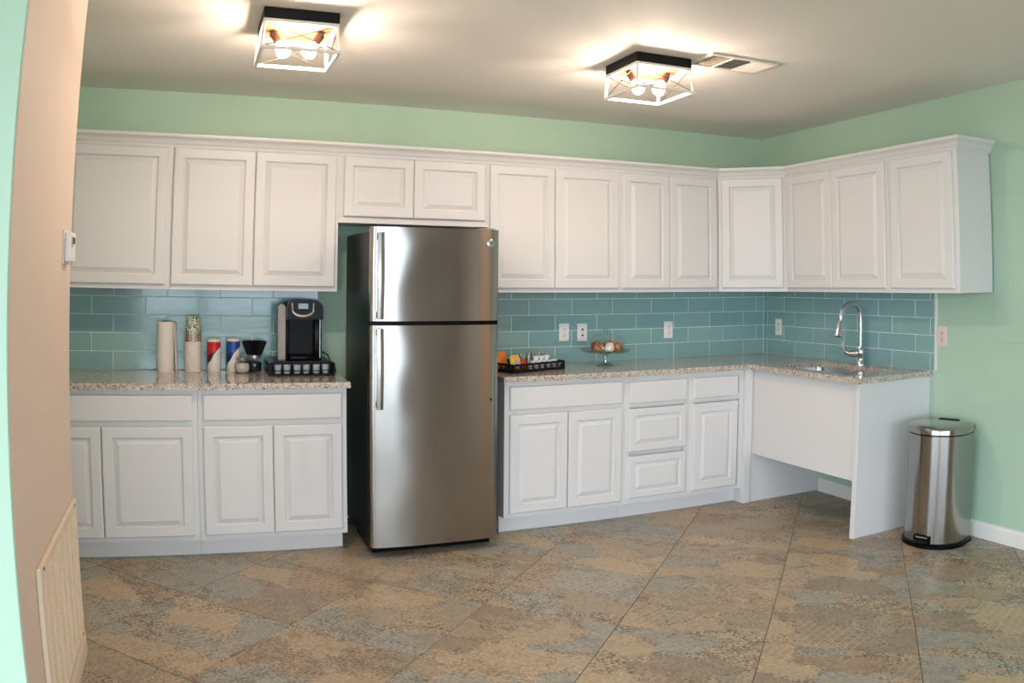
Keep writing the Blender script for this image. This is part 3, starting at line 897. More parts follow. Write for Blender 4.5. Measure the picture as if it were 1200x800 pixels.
# ------------------------------------------------------------------ ceiling lights
def ceiling_light(label, cx, cy):
    r = thing('ceiling_light', label, 'light', (cx, cy, ZC), 0, 'caged flush-mount ceiling lights')
    a = 0.153
    bm = new_bm(); box(bm, -a, a, -a, a, -0.046, -0.0005, 0.002); obj('canopy', bm, M['blackmatte'], r)
    bm = new_bm(); box(bm, -a+0.012, a-0.012, -a+0.012, a-0.012, -0.0485, -0.0465); obj('canopy_plate', bm, M['canopyglow'], r)
    zt, zb = -0.0535, -0.166
    b = a+0.008
    def square(z, s, nm):
        bm = new_bm()
        w = 0.0065
        for q in (-1, 1):
            box(bm, -s-w, s+w, q*s-w, q*s+w, z-w, z+w)
            box(bm, q*s-w, q*s+w, -s+w, s-w, z-w, z+w)
        return obj(nm, bm, M['lampwhite'], r)
    square(zt, a-0.007, 'top_frame'); square(zb, b-0.007, 'bottom_frame')
    for sx in (-1, 1):
        for sy in (-1, 1):
            bm = new_bm(); bar(bm, (sx*(a-0.007), sy*(a-0.007), zt-0.006), (sx*(b-0.007), sy*(b-0.007), zb+0.006), 0.011)
            obj('corner_post', bm, M['lampwhite'], r)
    for k in range(4):
        bm = new_bm()
        rot = Matrix.Rotation(k*PI/2, 4, 'Z')
        for s in (-1, 1):
            p0 = rot @ Vector((s*(a-0.016), a-0.007, zt-0.006)); p1 = rot @ Vector((-s*(b-0.016), b-0.007, zb+0.006))
            tube(bm, [p0, p1], 0.0017, 6)
        obj('cross_wire', bm, M['wire'], r)
    # lamp holders lean in from two sides
    for s in (-1, 1):
        p0 = Vector((s*0.105, -0.02*s, -0.047)); ax = Vector((-s*0.52, 0.10*s, -0.85)).normalized()
        bm = new_bm()
        tube(bm, [p0, p0+ax*0.012, p0+ax*0.013, p0+ax*0.050, p0+ax*0.058], [0.011, 0.011, 0.018, 0.018, 0.014], 14)
        so = obj('lamp_holder', bm, M['bronze'], r, smooth=40)
        c = p0+ax*0.098
        bm = new_bm()
        n = 10
        cen, rad = [], []
        for k in range(n+1):
            t = k/n
            cen.append(p0+ax*(0.0585+0.072*t))
            rad.append(0.012+0.019*math.sin(min(1, t*1.25)*PI/2) if t < 0.62 else 0.031*math.sqrt(max(0.02, 1-((t-0.62)/0.385)**2)))
        tube(bm, cen, rad, 16)
        obj('bulb', bm, M['bulb'], r, smooth=60)
    return r
ceiling_light('square caged ceiling light above the coffee counter, left one', -3.612, -1.530)
ceiling_light('square caged ceiling light beside the ceiling vent, right one', -1.925, -1.500)

# ceiling vent
cv = thing('ceiling_vent', 'white rectangular ceiling air vent with three louvre sections', 'vent', (-1.545, -1.685, ZC))
vw, vd = 0.205, 0.112
bm = new_bm()
for s in (-1, 1):
    box(bm, -vw, vw, s*vd, s*(vd-0.022), -0.009, -0.0005, 0.002); box(bm, s*vw, s*(vw-0.022), -vd+0.022, vd-0.022, -0.009, -0.0005, 0.002)
for x in (-0.062, 0.062): box(bm, x-0.005, x+0.005, -vd+0.022, vd-0.022, -0.008, -0.0005)
obj('frame', bm, M['vent'], cv)
for i, (x0, x1) in enumerate(((-0.182, -0.068), (-0.056, 0.056), (0.068, 0.182))):
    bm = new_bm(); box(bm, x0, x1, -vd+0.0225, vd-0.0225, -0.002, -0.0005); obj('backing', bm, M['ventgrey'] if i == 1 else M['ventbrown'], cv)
    nsl = 9
    for k in range(nsl):
        bm = new_bm()
        if i == 1:
            y = -vd+0.03+(2*vd-0.06)*k/(nsl-1)
            prism(bm, [(y-0.004, -0.007), (y-0.003, -0.0075), (y+0.006, -0.0026), (y+0.005, -0.0021)], x0, x1, 'x')
        else:
            x = x0+0.006+(x1-x0-0.012)*k/(nsl-1); s = -1 if i == 0 else 1
            prism(bm, [(x-0.005*s, -0.0021), (x-0.004*s, -0.0026), (x+0.004*s, -0.0085), (x+0.003*s, -0.0078)], -vd+0.0225, vd-0.0225, 'y')
        obj('slat', bm, M['vent'], cv)

# ------------------------------------------------------------------ left wall: thermostat, return grille
th = thing('thermostat', 'small white thermostat on the beige wall', 'thermostat', (LWX, -1.83, 1.540))
bm = new_bm(); box(bm, 0.0005, 0.006, -0.060, 0.060, -0.058, 0.058, 0.002); obj('back_plate', bm, M['plate'], th)
bm = new_bm(); box(bm, 0.0062, 0.030, -0.056, 0.056, -0.052, 0.052, 0.007, 2); obj('housing', bm, M['plate'], th, smooth=40)
for y in (-0.012, 0.016):
    bm = new_bm(); box(bm, 0.0302, 0.0315, y-0.008, y+0.008, 0.012, 0.034); obj('button', bm, M['slot'], th)
bm = new_bm(); box(bm, 0.0302, 0.0312, -0.05, -0.026, 0.0, 0.036); obj('display', bm, M['screen'], th)

GY0, GY1, GZ0, GZ1 = -2.50, -1.715, 0.098, 0.625
gr = thing('return_air_grille', 'tall cream return air grille low on the beige wall', 'vent', (LWX, (GY0+GY1)/2, GZ0))
gw, gh = (GY1-GY0)/2, GZ1-GZ0
bm = new_bm()
for s in (-1, 1): box(bm, 0.0005, 0.016, s*gw, s*(gw-0.03), 0, gh, 0.003)
for z0, z1 in ((0, 0.03), (gh-0.03, gh)): box(bm, 0.0005, 0.016, -gw+0.03, gw-0.03, z0, z1, 0.003)
obj('frame', bm, M['ventbeige'], gr)
bm = new_bm(); box(bm, 0.0005, 0.002, -gw+0.03, gw-0.03, 0.03, gh-0.03); obj('backing', bm, M['dark'], gr)
ncol = 7
cw = (2*gw-0.06)/ncol
bm = new_bm()
for k in range(1, ncol):
    y = -gw+0.03+cw*k; box(bm, 0.004, 0.0125, y-0.009, y+0.009, 0.0305, gh-0.0305)
obj('mullion', bm, M['ventbeige'], gr)
nrow = 34
bm = new_bm()
for r_ in range(nrow):
    z = 0.036+(gh-0.072)*r_/(nrow-1)
    prism(bm, [(0.0022, z+0.005), (0.0032, z+0.006), (0.0118, z-0.001), (0.0108, z-0.003)], -gw+0.0305, gw-0.0305, 'y')
tag(obj('louvres', bm, M['ventbeige'], gr), kind='stuff')
for y in (-gw+0.05, gw-0.05):
    for z in (0.015, gh-0.015):
        bm = new_bm(); lathe(bm, [(0.006, 0), (0.004, 0.002), (0, 0.0025)], 8)
        bmesh.ops.rotate(bm, verts=bm.verts, cent=(0, 0, 0), matrix=Matrix.Rotation(PI/2, 3, 'Y'))
        bmesh.ops.translate(bm, verts=bm.verts, vec=(0.0162, y, z)); obj('screw', bm, M['slot'], gr)

# electrical panel, painted over
ep = thing('electrical_panel', 'flush electrical panel cover painted green beside the end cabinet', 'panel', (0, -2.235, 1.105))
bm = new_bm(); box(bm, -0.0035, -0.0005, -0.20, 0.20, 0, 0.80, 0.001); obj('cover', bm, M['mint'], ep)
bm = new_bm(); box(bm, -0.007, -0.0038, -0.125, 0.075, 0.06, 0.74, 0.0012); obj('panel_door', bm, M['mint'], ep)
bm = new_bm(); box(bm, -0.010, -0.0072, -0.115, -0.085, 0.38, 0.43, 0.001); obj('latch', bm, M['mint'], ep)

# ------------------------------------------------------------------ outlets
def outlet(label, loc, rz, mat, style, group='wall outlets', y0=-0.0105):
    r = thing('wall_outlet', label, 'outlet', loc, rz, group)
    y0 -= 0.0003
    bm = new_bm(); box(bm, -0.036, 0.036, y0-0.005, y0, -0.058, 0.058, 0.002); pl = obj('plate', bm, mat, r)
    for s in (-1, 1):
        if style == 'decora':
            bm = new_bm(); box(bm, -0.016, 0.016, y0-0.0072, y0-0.0053, s*0.0170-0.0155, s*0.0170+0.0155, 0.0008); sk = obj('socket', bm, mat, r)
        else:
            bm = new_bm(); lathe(bm, [(0.0165, 0), (0.0165, 0.0015), (0.015, 0.0022)], 18)
            bmesh.ops.rotate(bm, verts=bm.verts, cent=(0, 0, 0), matrix=Matrix.Rotation(PI/2, 3, 'X'))
            bmesh.ops.translate(bm, verts=bm.verts, vec=(0, y0-0.0052, s*0.0195)); sk = obj('socket', bm, mat, r, smooth=40)
        bm = new_bm()
        w = y0-0.0078
        if style == 'dots': box(bm, -0.0065, 0.0065, w-0.001, w+0.0003, s*0.0195-0.0065, s*0.0195+0.0065, 0.001)
        else:
            box(bm, -0.0075, -0.0050, w-0.0006, w+0.0003, s*0.0195-0.001, s*0.0195+0.008); box(bm, 0.0050, 0.0075, w-0.0006, w+0.0003, s*0.0195-0.001, s*0.0195+0.008)
            box(bm, -0.0022, 0.0022, w-0.0006, w+0.0003, s*0.0195-0.009, s*0.0195-0.005)
        obj('slots', bm, M['slot'], sk)
    bm = new_bm(); box(bm, -0.003, 0.003, y0-0.0058, y0-0.0051, -0.003, 0.003, 0.0005); obj('screw', bm, M['silver'], r)
outlet('white duplex outlet on the backsplash, just above the snack tray', (-1.667, 0, 1.112), 0, M['plate'], 'duplex')
outlet('white plate with two dark dots, between duplex outlet and cake stand', (-1.535, 0, 1.109), 0, M['plate'], 'dots')
outlet('white duplex outlet on the backsplash right of the cake stand', (-0.862, 0, 1.110), 0, M['plate'], 'duplex')
outlet('pale wall outlet on the backsplash left of the faucet, near corner', (0, -0.186, 1.113), -PI/2, M['plate'], 'decora')
outlet('almond wall outlet on the green wall beside the backsplash end', (0, -1.668, 1.118), -PI/2, M['platewarm'], 'decora', y0=-0.0003)

# ------------------------------------------------------------------ things on the left counter
CT = 0.9142
# paper towel roll
r = thing('paper_towel_roll', 'tall white paper towel roll standing on the counter', 'paper towel', (-4.146, -0.085, CT))
bm = new_bm(); lathe(bm, [(0.018, 0.0), (0.0485, 0.0), (0.0485, 0.278), (0.018, 0.278), (0.018, 0.0)], 32, cap=False); obj('roll', bm, M['paper'], r, smooth=50)
bm = new_bm(); lathe(bm, [(0.0155, 0.0), (0.0175, 0.0), (0.0175, 0.281), (0.0155, 0.281), (0.0155, 0.0)], 20, cap=False); obj('core', bm, plain('cardboard', srgb(150, 120, 90), 0.85), r, smooth=50)
bm = new_bm()
sheet = [(0.046, 0.018), (0.056, 0.030), (0.060, 0.055), (0.0585, 0.056), (0.0545, 0.031), (0.045, 0.0195)]
a = [bm.verts.new((x+0.012, y, 0.001)) for x, y in sheet]; b = [bm.verts.new((x, y, 0.272)) for x, y in sheet]
for k in range(6): bm.faces.new((a[k], a[(k+1) % 6], b[(k+1) % 6], b[k]))
bm.faces.new(list(reversed(a))); bm.faces.new(b)
obj('loose_sheet', bm, M['paper'], r)

# stacked paper cups, upside down
def print_mat(name, base, c1, c2, thr):
    t = NT(name)
    tc = t.add('TexCoord'); v = t.add('TexVoronoi', Scale=150.0); t.link(tc.outputs['Object'], v.inputs['Vector'])
    sp = t.add('SeparateColor'); t.link(v.outputs['Color'], sp.inputs[0])
    c = t.mix(t.math('GREATER_THAN', sp.outputs[0], thr), base, c1)
    c = t.mix(t.math('GREATER_THAN', sp.outputs[1], thr+0.12), c, c2)
    t.link(c, t.b.inputs['Base Color']); t.b.inputs['Roughness'].default_value = 0.6
    return t.m
M['cup_brown'] = print_mat('brown_dotted_cup', srgb(232, 216, 204), srgb(150, 110, 84), srgb(96, 60, 44), 0.62)
M['cup_green'] = print_mat('green_printed_cup', srgb(226, 222, 210), srgb(150, 178, 130), srgb(70, 100, 70), 0.6)
def cup_mesh():
    bm = new_bm()
    lathe(bm, [(0.0475, 0.0), (0.0490, 0.003), (0.0475, 0.006), (0.0465, 0.006), (0.0345, 0.094), (0.0340, 0.094), (0.0335, 0.091), (0.0, 0.091), ], 28, cap=False)
    return finish(bm, 'paper_cup', 50)
cups = cup_mesh()
cz = 0
for k in range(18):
    if k < 13: m, lab = M['paper'], 'white paper cup nested upside down in the tall cup stack'
    elif k < 16: m, lab = M['cup_brown'], 'brown dotted paper cup near the top of the cup stack'
    else: m, lab = M['cup_green'], 'green printed paper cup on top of the cup stack'
    me = cups if k == 0 else cups.copy()
    me.materials.clear()
    ORD = ['lowest', 'second', 'third', 'fourth', 'fifth', 'sixth', 'seventh', 'eighth', 'ninth', 'tenth', 'eleventh', 'twelfth', 'thirteenth']
    if k < 13: lab = 'white paper cup in the upside-down stack, %s from the counter' % (ORD[k] if k else 'first')
    elif k < 16: lab = ['lowest', 'middle', 'uppermost'][k-13]+' brown dotted paper cup of the cup stack'
    else: lab = ['green printed paper cup just below the top of the cup stack', 'topmost green printed paper cup of the cup stack'][k-16]
    o = obj('paper_cup', me, m, None, loc=(-3.990, -0.085, CT+k*0.0130))
    tag(o, lab, 'cup', 'paper cups stacked by the towel roll')

# creamer canisters
def canister(label, x, y, r0, h, top, dark, turn):
    r = thing('creamer_canister', label, 'canister', (x, y, CT), turn, 'coffee creamer canisters')
    t = NT('canister_print_'+('red' if top is M['red'] else 'blue'))
    tc = t.add('TexCoord'); sx = t.add('SeparateXYZ'); t.link(tc.outputs['Object'], sx.inputs[0])
    nz = t.add('TexNoise', Scale=28.0, Detail=2.0); t.link(tc.outputs['Object'], nz.inputs['Vector'])
    sw = t.math('ADD', t.math('ADD', sx.outputs[2], t.math('MULTIPLY', sx.outputs[0], -1.6)), t.math('MULTIPLY', nz.outputs['Fac'], 0.02))
    c1 = srgb(200, 26, 32) if top is M['red'] else srgb(30, 76, 156)
    c2 = srgb(98, 20, 22) if top is M['red'] else srgb(20, 40, 92)
    c = t.mix(t.math('GREATER_THAN', sw, 0.108), srgb(236, 228, 220), c2)
    c = t.mix(t.math('GREATER_THAN', t.math('ADD', sw, t.math('MULTIPLY', sx.outputs[0], 1.0)), 0.125), c, c1)
    n2 = t.add('TexNoise', Scale=120.0, Detail=2.0); t.link(tc.outputs['Object'], n2.inputs['Vector'])
    c = t.mix(t.math('MULTIPLY', t.math('GREATER_THAN', n2.outputs['Fac'], 0.66), 0.7), c, srgb(90, 80, 86))
    t.link(c, t.b.inputs['Base Color']); t.b.inputs['Roughness'].default_value = 0.35
    bm = new_bm(); lathe(bm, [(r0*0.96, 0), (r0, 0.004), (r0, h*0.5), (r0, h-0.014), (r0*0.96, h-0.012)], 32); obj('body', bm, t.m, r, smooth=40)
    bm = new_bm(); lathe(bm, [(r0*1.02, h-0.0115), (r0*1.02, h), (r0*0.9, h+0.003), (r0*0.88, h+0.001)], 32); obj('lid', bm, M['paper'], r, smooth=40)
    return r
canister('red and white creamer canister beside the cup stack', -3.872, -0.09, 0.0385, 0.180, M['red'], M['darkred'], 0.0)
canister('blue and white creamer canister behind the small glass jar', -3.762, -0.075, 0.0385, 0.182, M['blue'], M['blue'], 0.0)

# small glass jar with white contents
r = thing('glass_jar', 'small squat glass jar of white sugar with metal lid', 'jar', (-3.716, -0.165, CT))
bm = new_bm(); lathe(bm, [(0.034, 0), (0.041, 0.006), (0.044, 0.03), (0.038, 0.055), (0.030, 0.064), (0.030, 0.068)], 28); obj('jar_body', bm, M['glass'], r, smooth=60)
bm = new_bm(); lathe(bm, [(0.031, 0.003), (0.038, 0.008), (0.041, 0.03), (0.035, 0.053), (0.015, 0.058)], 24); obj('contents', bm, M['candy'], r, smooth=60)
bm = new_bm(); lathe(bm, [(0.032, 0.0685), (0.033, 0.070), (0.033, 0.084), (0.030, 0.087)], 28); obj('lid', bm, M['silver'], r, smooth=40)
# dark jar with a black crimped basket on it
r = thing('dark_jar', 'glass jar with dark contents under the black crimped filters', 'jar', (-3.645, -0.115, CT))
bm = new_bm(); lathe(bm, [(0.038, 0), (0.043, 0.006), (0.043, 0.055), (0.034, 0.072), (0.034, 0.078)], 28); obj('jar_body', bm, M['glass'], r, smooth=60)
bm = new_bm(); lathe(bm, [(0.035, 0.003), (0.040, 0.008), (0.040, 0.053), (0.02, 0.060)], 24); obj('contents', bm, M['tea'], r, smooth=60)
bm = new_bm(); lathe(bm, [(0.035, 0.0785), (0.037, 0.08), (0.037, 0.094), (0.034, 0.0965)], 28); obj('lid', bm, M['silver'], r, smooth=40)
def crimped(bm, z0, r0, z1, r1, n=28, th=0.004):
    P = []
    for (z, rad, amp) in ((z0, r0, 0.02), (z0+(z1-z0)*0.5, (r0+r1)/2, 0.05), (z1, r1, 0.09)):
        P.append([((rad*(1+amp*(1 if k % 2 else -1)))*math.cos(PI*k/n), (rad*(1+amp*(1 if k % 2 else -1)))*math.sin(PI*k/n), z+(0.004 if (k % 2 and z == z1) else 0)) for k in range(2*n)])
    inner = [[(x*0.92, y*0.92, max(z, z0+0.005)) for x, y, z in ring] for ring in reversed(P)]
    rings_mesh(bm, P+inner, True, True)
    return bm
cf = thing('filter_basket', 'black crimped coffee filters sitting on top of a jar', 'coffee filter', (-3.645, -0.115, CT+0.0968))
bm = new_bm(); crimped(bm, 0.0003, 0.042, 0.070, 0.066); obj('outer_filter', bm, M['blackmatte'], cf)
bm = new_bm(); crimped(bm, 0.010, 0.036, 0.074, 0.058); obj('inner_filter', bm, M['blackmatte'], cf)

# pod drawer under the coffee maker, six pods in front
PX, PY = -3.400, -0.215
pdw = thing('pod_drawer', 'black coffee pod drawer under the brewer', 'pod drawer', (PX, PY, CT))
hw = 0.182
bm = new_bm(); box(bm, -hw, hw, -0.145, 0.16, 0.0, 0.012, 0.003); obj('tray_floor', bm, M['black'], pdw)
bm = new_bm(); prism(bm, [(-hw+0.035, 0.078), (-hw, 0.055), (-hw, 0.062), (-hw+0.04, 0.0805), (hw-0.04, 0.0805), (hw, 0.062), (hw, 0.055), (hw-0.035, 0.078)][::1], -0.145, 0.16, 'y')
bm.free(); bm = new_bm(); prism(bm, [(-hw, 0.066), (hw, 0.066), (hw, 0.069), (hw-0.03, 0.0805), (-hw+0.03, 0.0805), (-hw, 0.069)], -0.120, 0.16, 'y'); obj('top_deck', bm, M['black'], pdw)
for x0, x1 in ((-hw, -hw+0.012), (hw-0.012, hw)):
    bm = new_bm(); box(bm, x0, x1, -0.145, 0.16, 0.0123, 0.0658); obj('side_wall', bm, M['black'], pdw)
bm = new_bm(); box(bm, -hw+0.0122, hw-0.0122, -0.085, 0.16, 0.0123, 0.0658); obj('back_block', bm, M['blackmatte'], pdw)
bm = new_bm(); tube(bm, [(-hw+0.006, -0.150, 0.030), (hw-0.006, -0.150, 0.030)], 0.0025, 8)
for x in (-hw+0.006, hw-0.006): tube(bm, [(x, -0.150, 0.0302), (x, -0.140, 0.0302)], 0.0025, 8)
obj('front_rail', bm, M['black'], pdw)
pm = new_bm(); lathe(pm, [(0.0165, 0), (0.0180, 0.002), (0.0205, 0.046), (0.0228, 0.0465), (0.0228, 0.049)], 20)
pm = finish(pm, 'cup', 40); pm.materials.append(M['pod'])
lm_ = new_bm(); lathe(lm_, [(0.0218, 0.0492), (0.0218, 0.0498), (0, 0.0500)], 20); lm_ = finish(lm_, 'foil_lid'); lm_.materials.append(M['foil'])
for k, x in enumerate((-0.132, -0.082, -0.026, 0.024, 0.080, 0.131)):
    word = ['leftmost', 'second from left', 'third from left', 'third from right', 'second from right', 'rightmost'][k]
    p = thing('coffee_pod', 'grey coffee pod in the black drawer, %s of six' % word, 'coffee pod', (PX+x, PY-0.115, CT+0.0123), 0, 'coffee pods in the drawer')
    obj('cup', pm, M['pod'], p); obj('foil_lid', lm_, M['foil'], p)

# coffee maker
KX, KY, KZ = -3.393, -0.195, CT+0.0808
cm = thing('coffee_maker', 'black single-serve pod coffee maker with silver handle', 'coffee maker', (KX, KY, KZ))
def arch(x0, x1, z0, z1, r, n=6):
    pts = [(x0, z0), (x1, z0)]
    for k in range(n+1):
        a = PI/2*k/n; pts.append((x1-r+r*math.cos(a), z1-r+r*math.sin(a)))
    for k in range(n+1):
        a = PI/2+PI/2*k/n; pts.append((x0+r+r*math.cos(a), z1-r+r*math.sin(a)))
    return pts
KW, KH = 0.118, 0.336
bm = new_bm(); prism(bm, arch(-KW, KW, 0.0, KH-0.012, 0.06), 0.02, 0.135, 'y'); obj('back_housing', bm, M['black'], cm, smooth=40)
bm = new_bm(); prism(bm, arch(-KW+0.03, KW-0.004, 0.225, KH, 0.055), -0.115, 0.0195, 'y'); hd = obj('brew_head', bm, M['black'], cm, smooth=40)
bm = new_bm(); box(bm, -0.07, 0.07, -0.02, 0.0193, 0.030, 0.2245); obj('recess_panel', bm, plain('recess_grey', srgb(24, 26, 27), 0.4, spec=0.1), cm)
for x0, x1, m in ((-KW+0.031, -0.0705, M['black']), (0.0705, KW-0.006, M['black'])):
    bm = new_bm(); box(bm, x0, x1, -0.075, 0.0193, 0.0, 0.2245, 0.006, 2); obj('side_column', bm, m, cm, smooth=40)
bm = new_bm(); prism(bm, arch(-KW-0.012, -KW+0.0295, 0.0, KH-0.03, 0.018), -0.055, 0.0193, 'y'); obj('water_reservoir', bm, plain('reservoir_silver', srgb(128, 114, 104), 0.35, 0.3), cm, smooth=40)
bm = new_bm(); box(bm, 0.100, 0.1035, -0.0775, -0.0755, 0.01, 0.25); obj('trim_line', bm, M['silver'], cm)
bm = new_bm(); box(bm, -0.068, 0.068, -0.115, -0.0205, 0.0, 0.026, 0.006, 2); obj('drip_tray', bm, M['black'], cm, smooth=40)
bm = new_bm()
hpts = [(-0.060, -0.1175, KH-0.02)]
for k in range(0, 13):
    a = PI+PI*k/12
    hpts.append((0.058*math.cos(a), -0.121-0.012*math.sin(PI*k/12), KH-0.06+0.032*math.sin(a)))
hpts.append((0.060, -0.1175, KH-0.02))
tube(bm, hpts, [0.005]+[0.0055+0.004*math.sin(PI*k/12) for k in range(13)]+[0.005], 10); obj('handle', bm, M['silver'], hd, smooth=60)
bm = new_bm(); box(bm, -0.026, 0.030, -0.1185, -0.1155, KH-0.052, KH-0.022, 0.001); obj('screen', bm, M['screen'], hd)
# power cord
bm = new_bm()
tube(bm, [(-3.2735, -0.10, CT+0.115), (-3.25, -0.10, CT+0.108), (-3.222, -0.11, CT+0.092), (-3.208, -0.12, CT+0.062), (-3.203, -0.13, CT+0.040), (-3.196, -0.135, CT+0.033), (-3.186, -0.125, CT+0.027), (-3.176, -0.10, CT+0.018), (-3.163, -0.06, CT-0.005), (-3.158, -0.03, CT-0.07), (-3.158, -0.02, 0.5), (-3.158, -0.012, 0.35)], 0.0032, 8)
tag(obj('power_cord', bm, M['black'], None, 60), 'thin black power cord running from coffee maker towards the refrigerator', 'cord')

# ------------------------------------------------------------------ tray with sachets and snacks
TA = math.atan2(0.148, 0.395)
TC = Vector((-2.222, -0.512, 0)); ux = Vector((math.cos(TA), math.sin(TA), 0)); uy = Vector((-math.sin(TA), math.cos(TA), 0))
TW, TD, TH = 0.424, 0.27, 0.052
tc_ = TC+ux*(TW/2)+uy*(TD/2)
tc_ += Vector((0, 0.004, 0))
tray = thing('snack_tray', 'black openwork metal tray holding packets and creamers', 'tray', (tc_.x, tc_.y, CT), TA)
bm = new_bm(); box(bm, -TW/2, TW/2, -TD/2, TD/2, 0.0, 0.004); obj('tray_floor', bm, M['blackmatte'], tray)
def openwork(length):
    bm = new_bm()
    h = length/2
    box(bm, -h, h, -0.0025, 0.0025, 0.0042, 0.013); box(bm, -h, h, -0.0025, 0.0025, TH-0.009, TH)
    box(bm, -h, -h+0.012, -0.0025, 0.0025, 0.0131, TH-0.0091); box(bm, h-0.012, h, -0.0025, 0.0025, 0.0131, TH-0.0091)
    n = max(3, round(length/0.055))
    for k in range(n):
        cx = -h+0.012+(length-0.024)*(k+0.5)/n
        rw = (length-0.024)/n/2
        zc, rz_ = (0.0131+TH-0.0091)/2, (TH-0.0222)/2
        pts = [(cx+rw*math.cos(2*PI*q/14)*0.95, 0, zc+rz_*math.sin(2*PI*q/14)) for q in range(14)]
        tube(bm, pts, 0.0032, 5, True)
        tube(bm, [(cx-rw, 0, zc-rz_), (cx-rw*0.3, 0, zc+rz_*0.2), (cx, 0, zc), (cx+rw*0.3, 0, zc-rz_*0.2), (cx+rw, 0, zc+rz_)], 0.0028, 5)
    return bm
for (L_, p, rz_) in ((TW, (0, -TD/2+0.003, 0), 0), (TW, (0, TD/2-0.003, 0), 0), (TD-0.012, (-TW/2+0.003, 0, 0), PI/2), (TD-0.012, (TW/2-0.003, 0, 0), PI/2)):
    obj('openwork_side', openwork(L_), M['blackmatte'], tray, loc=p, rot=(0, 0, rz_))
def on_tray(x, y, z): 
    v = Vector((tc_.x, tc_.y, 0))+ux*x+uy*y
    return (v.x, v.y, CT+0.0043+z)
crm = new_bm(); lathe(crm, [(0.0125, 0), (0.0145, 0.002), (0.0185, 0.024), (0.021, 0.0245), (0.021, 0.027), (0.0, 0.0272)], 18)
crm = finish(crm, 'creamer_cup', 40); crm.materials.append(M['creamer'])
rnd = random.Random(3)
NTH = ['leftmost', 'second from left', 'third from left', 'fourth from left', 'fifth from left', 'sixth from left']
spots = [(-0.040+i*0.044, -0.098, 0.0, 'bottom layer', i) for i in range(6)]
spots += [(-0.018+i*0.044, -0.097, 0.0276, 'middle layer', i) for i in range(5)]
spots += [(0.005+i*0.044, -0.095, 0.0552, 'top layer', i) for i in range(3)]
for (x, y, z, lay, i) in spots:
    o = obj('creamer_cup', crm, M['creamer'], None, loc=on_tray(x, y, z))
    tag(o, 'white creamer cup at the tray front, %s, %s' % (lay, NTH[i]), 'creamer', 'creamer cups in the tray')
def packet(bm, w, h, d):
    n = 6
    R = []
    for k in range(n+1):
        t = -1+2*k/n
        th = d*max(0.06, 1-t*t)
        R.append([(-w/2, -th*0.2, h/2*(t+1)), (-w*0.3, -th, h/2*(t+1)), (w*0.3, -th, h/2*(t+1)), (w/2, -th*0.2, h/2*(t+1)), (w/2, th*0.2, h/2*(t+1)), (w*0.3, th, h/2*(t+1)), (-w*0.3, th, h/2*(t+1)), (-w/2, th*0.2, h/2*(t+1))])
    rings_mesh(bm, R, True, True)
    return bm
def snack(label, mat, x, y, z, w, h, d, rot, ring=None):
    o = thing('snack_packet', label, 'packet', on_tray(x, y, z), 0, 'snack packets in the tray')
    o.rotation_euler = rot
    bm = new_bm(); packet(bm, w, h, d); pk = obj('wrapper', bm, mat, o, smooth=50)
    if ring:
        bm = new_bm(); lathe(bm, [(0.022, 0), (0.020, 0.002), (0, 0.003)], 18)
        bmesh.ops.rotate(bm, verts=bm.verts, cent=(0, 0, 0), matrix=Matrix.Rotation(PI/2, 3, 'X'))
        obj('print_disc', bm, ring, pk, loc=(0, -d, h*0.5))
    return o
snack('orange snack packet leaning at the back of the tray', M['orange'], -0.158, 0.02, 0.012, 0.075, 0.098, 0.014, (-0.12, 0, TA))
snack('yellow snack packet with a lilac round print at the tray front', M['yellow'], -0.146, -0.085, 0.014, 0.082, 0.066, 0.012, (-0.22, 0.08, TA), M['lilac'])
snack('red snack packet in the tray beside the yellow packet', M['redpack'], -0.084, -0.088, 0.012, 0.036, 0.056, 0.010, (-0.2, 0.12, TA))
snack('second yellow snack packet behind the red packet', M['yellow'], -0.098, -0.035, 0.012, 0.070, 0.078, 0.012, (-0.15, -0.1, TA))
sm = new_bm(); box(sm, -0.018, 0.018, -0.002, 0.002, 0, 0.076); sm = finish(sm, 'sachet'); sm.materials.append(M['sachet'])
sm2 = sm.copy(); sm2.materials.clear(); sm2.materials.append(M['creamer'])
NS = ['leftmost', 'second from left', 'third from left', 'fourth from left', 'fifth from left', 'fifth from right', 'fourth from right', 'third from right', 'second from right', 'rightmost']
for k in range(20):
    row = k//10; q = k % 10
    x = -0.075+0.0275*q+rnd.uniform(-0.003, 0.003)+0.006*row; y = -0.035+0.055*row
    o = obj('sachet', sm if k % 3 else sm2, M['sachet'], None, loc=on_tray(x, y, 0.007 if row == 0 else 0.016), rot=(rnd.uniform(-0.16, 0.0), rnd.uniform(-0.12, 0.12), TA+rnd.uniform(0.7, 1.2)))
    tag(o, 'grey-white paper sachet standing in the tray, %s row, %s' % (('front', 'back')[row], NS[q]), 'sachet', 'sachets in the tray')

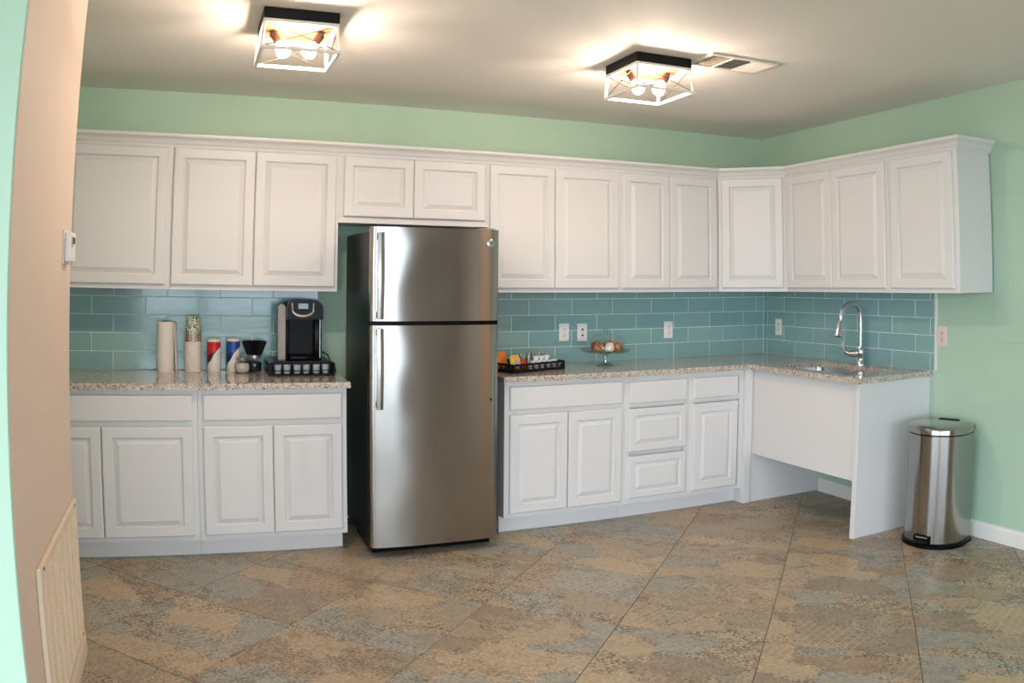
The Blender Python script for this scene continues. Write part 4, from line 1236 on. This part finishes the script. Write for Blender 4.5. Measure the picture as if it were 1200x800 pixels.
# ------------------------------------------------------------------ cake stand with dome
CX_, CY_ = -1.500, -0.275
cs = thing('cake_stand', 'clear glass footed cake stand under a glass dome', 'cake stand', (CX_, CY_, CT))
M['thickglass'] = glass('stand_glass', (0.80, 0.88, 0.86, 1), 0.03, 0.72)
bm = new_bm(); lathe(bm, [(0.062, 0.0), (0.064, 0.004), (0.045, 0.010), (0.016, 0.020), (0.013, 0.045), (0.02, 0.075), (0.05, 0.084)], 32); obj('foot', bm, M['thickglass'], cs, smooth=50)
bm = new_bm(); lathe(bm, [(0.045, 0.0843), (0.135, 0.0845), (0.152, 0.095), (0.156, 0.104), (0.153, 0.1045), (0.146, 0.097), (0.13, 0.090), (0.0, 0.0895)], 40, cap=False); obj('plate', bm, M['thickglass'], cs, smooth=50)
dome = thing('glass_dome', 'clear glass dome with knob covering the baked treats', 'dome', (CX_, CY_, CT+0.0898))
bm = new_bm(); lathe(bm, [(0.122, 0.0004), (0.124, 0.03), (0.118, 0.062), (0.096, 0.090), (0.058, 0.107), (0.018, 0.113), (0.0, 0.1135)], 40, cap=False); obj('bell', bm, M['glass'], dome, smooth=60)
bm = new_bm(); lathe(bm, [(0.012, 0.1138), (0.011, 0.12), (0.019, 0.128), (0.020, 0.136), (0.012, 0.143), (0.0, 0.144)], 24); obj('knob', bm, M['thickglass'], dome, smooth=60)
M['cookie'] = print_mat('baked_crumb', srgb(150, 98, 58), srgb(92, 52, 30), srgb(196, 146, 98), 0.55)
def lump(bm, rx, rz, seed):
    rr = random.Random(seed)
    bmesh.ops.create_icosphere(bm, subdivisions=3, radius=1)
    for v in bm.verts:
        n = v.co.copy(); s = 1+0.12*math.sin(9*n.x+seed)*math.cos(7*n.y)+0.10*rr.uniform(-1, 1)
        v.co = Vector((n.x*rx*s, n.y*rx*s, (max(n.z, -0.75)+0.75)*rz*s))
    return bm
for k, (dx, dy, rx, rz_, m, lab) in enumerate((
        (-0.068, -0.030, 0.040, 0.034, 'cookie', 'brown baked treat under the dome, front left'),
        (-0.040, 0.050, 0.036, 0.034, 'cookie', 'brown baked treat under the dome, back left'),
        (0.066, -0.034, 0.038, 0.032, 'cookie', 'brown baked treat under the dome, front right'),
        (0.052, 0.048, 0.036, 0.036, 'cookie', 'brown baked treat under the dome, back right'),
        (-0.004, -0.062, 0.030, 0.034, 'cupcake', 'white paper-wrapped treat in the middle under the dome'))):
    bm = new_bm(); lump(bm, rx, rz_, k*3+1)
    tag(obj('baked_treat', bm, M[m], None, 60, loc=(CX_+dx, CY_+dy, CT+0.0903)), lab, 'pastry', 'treats on the cake stand')
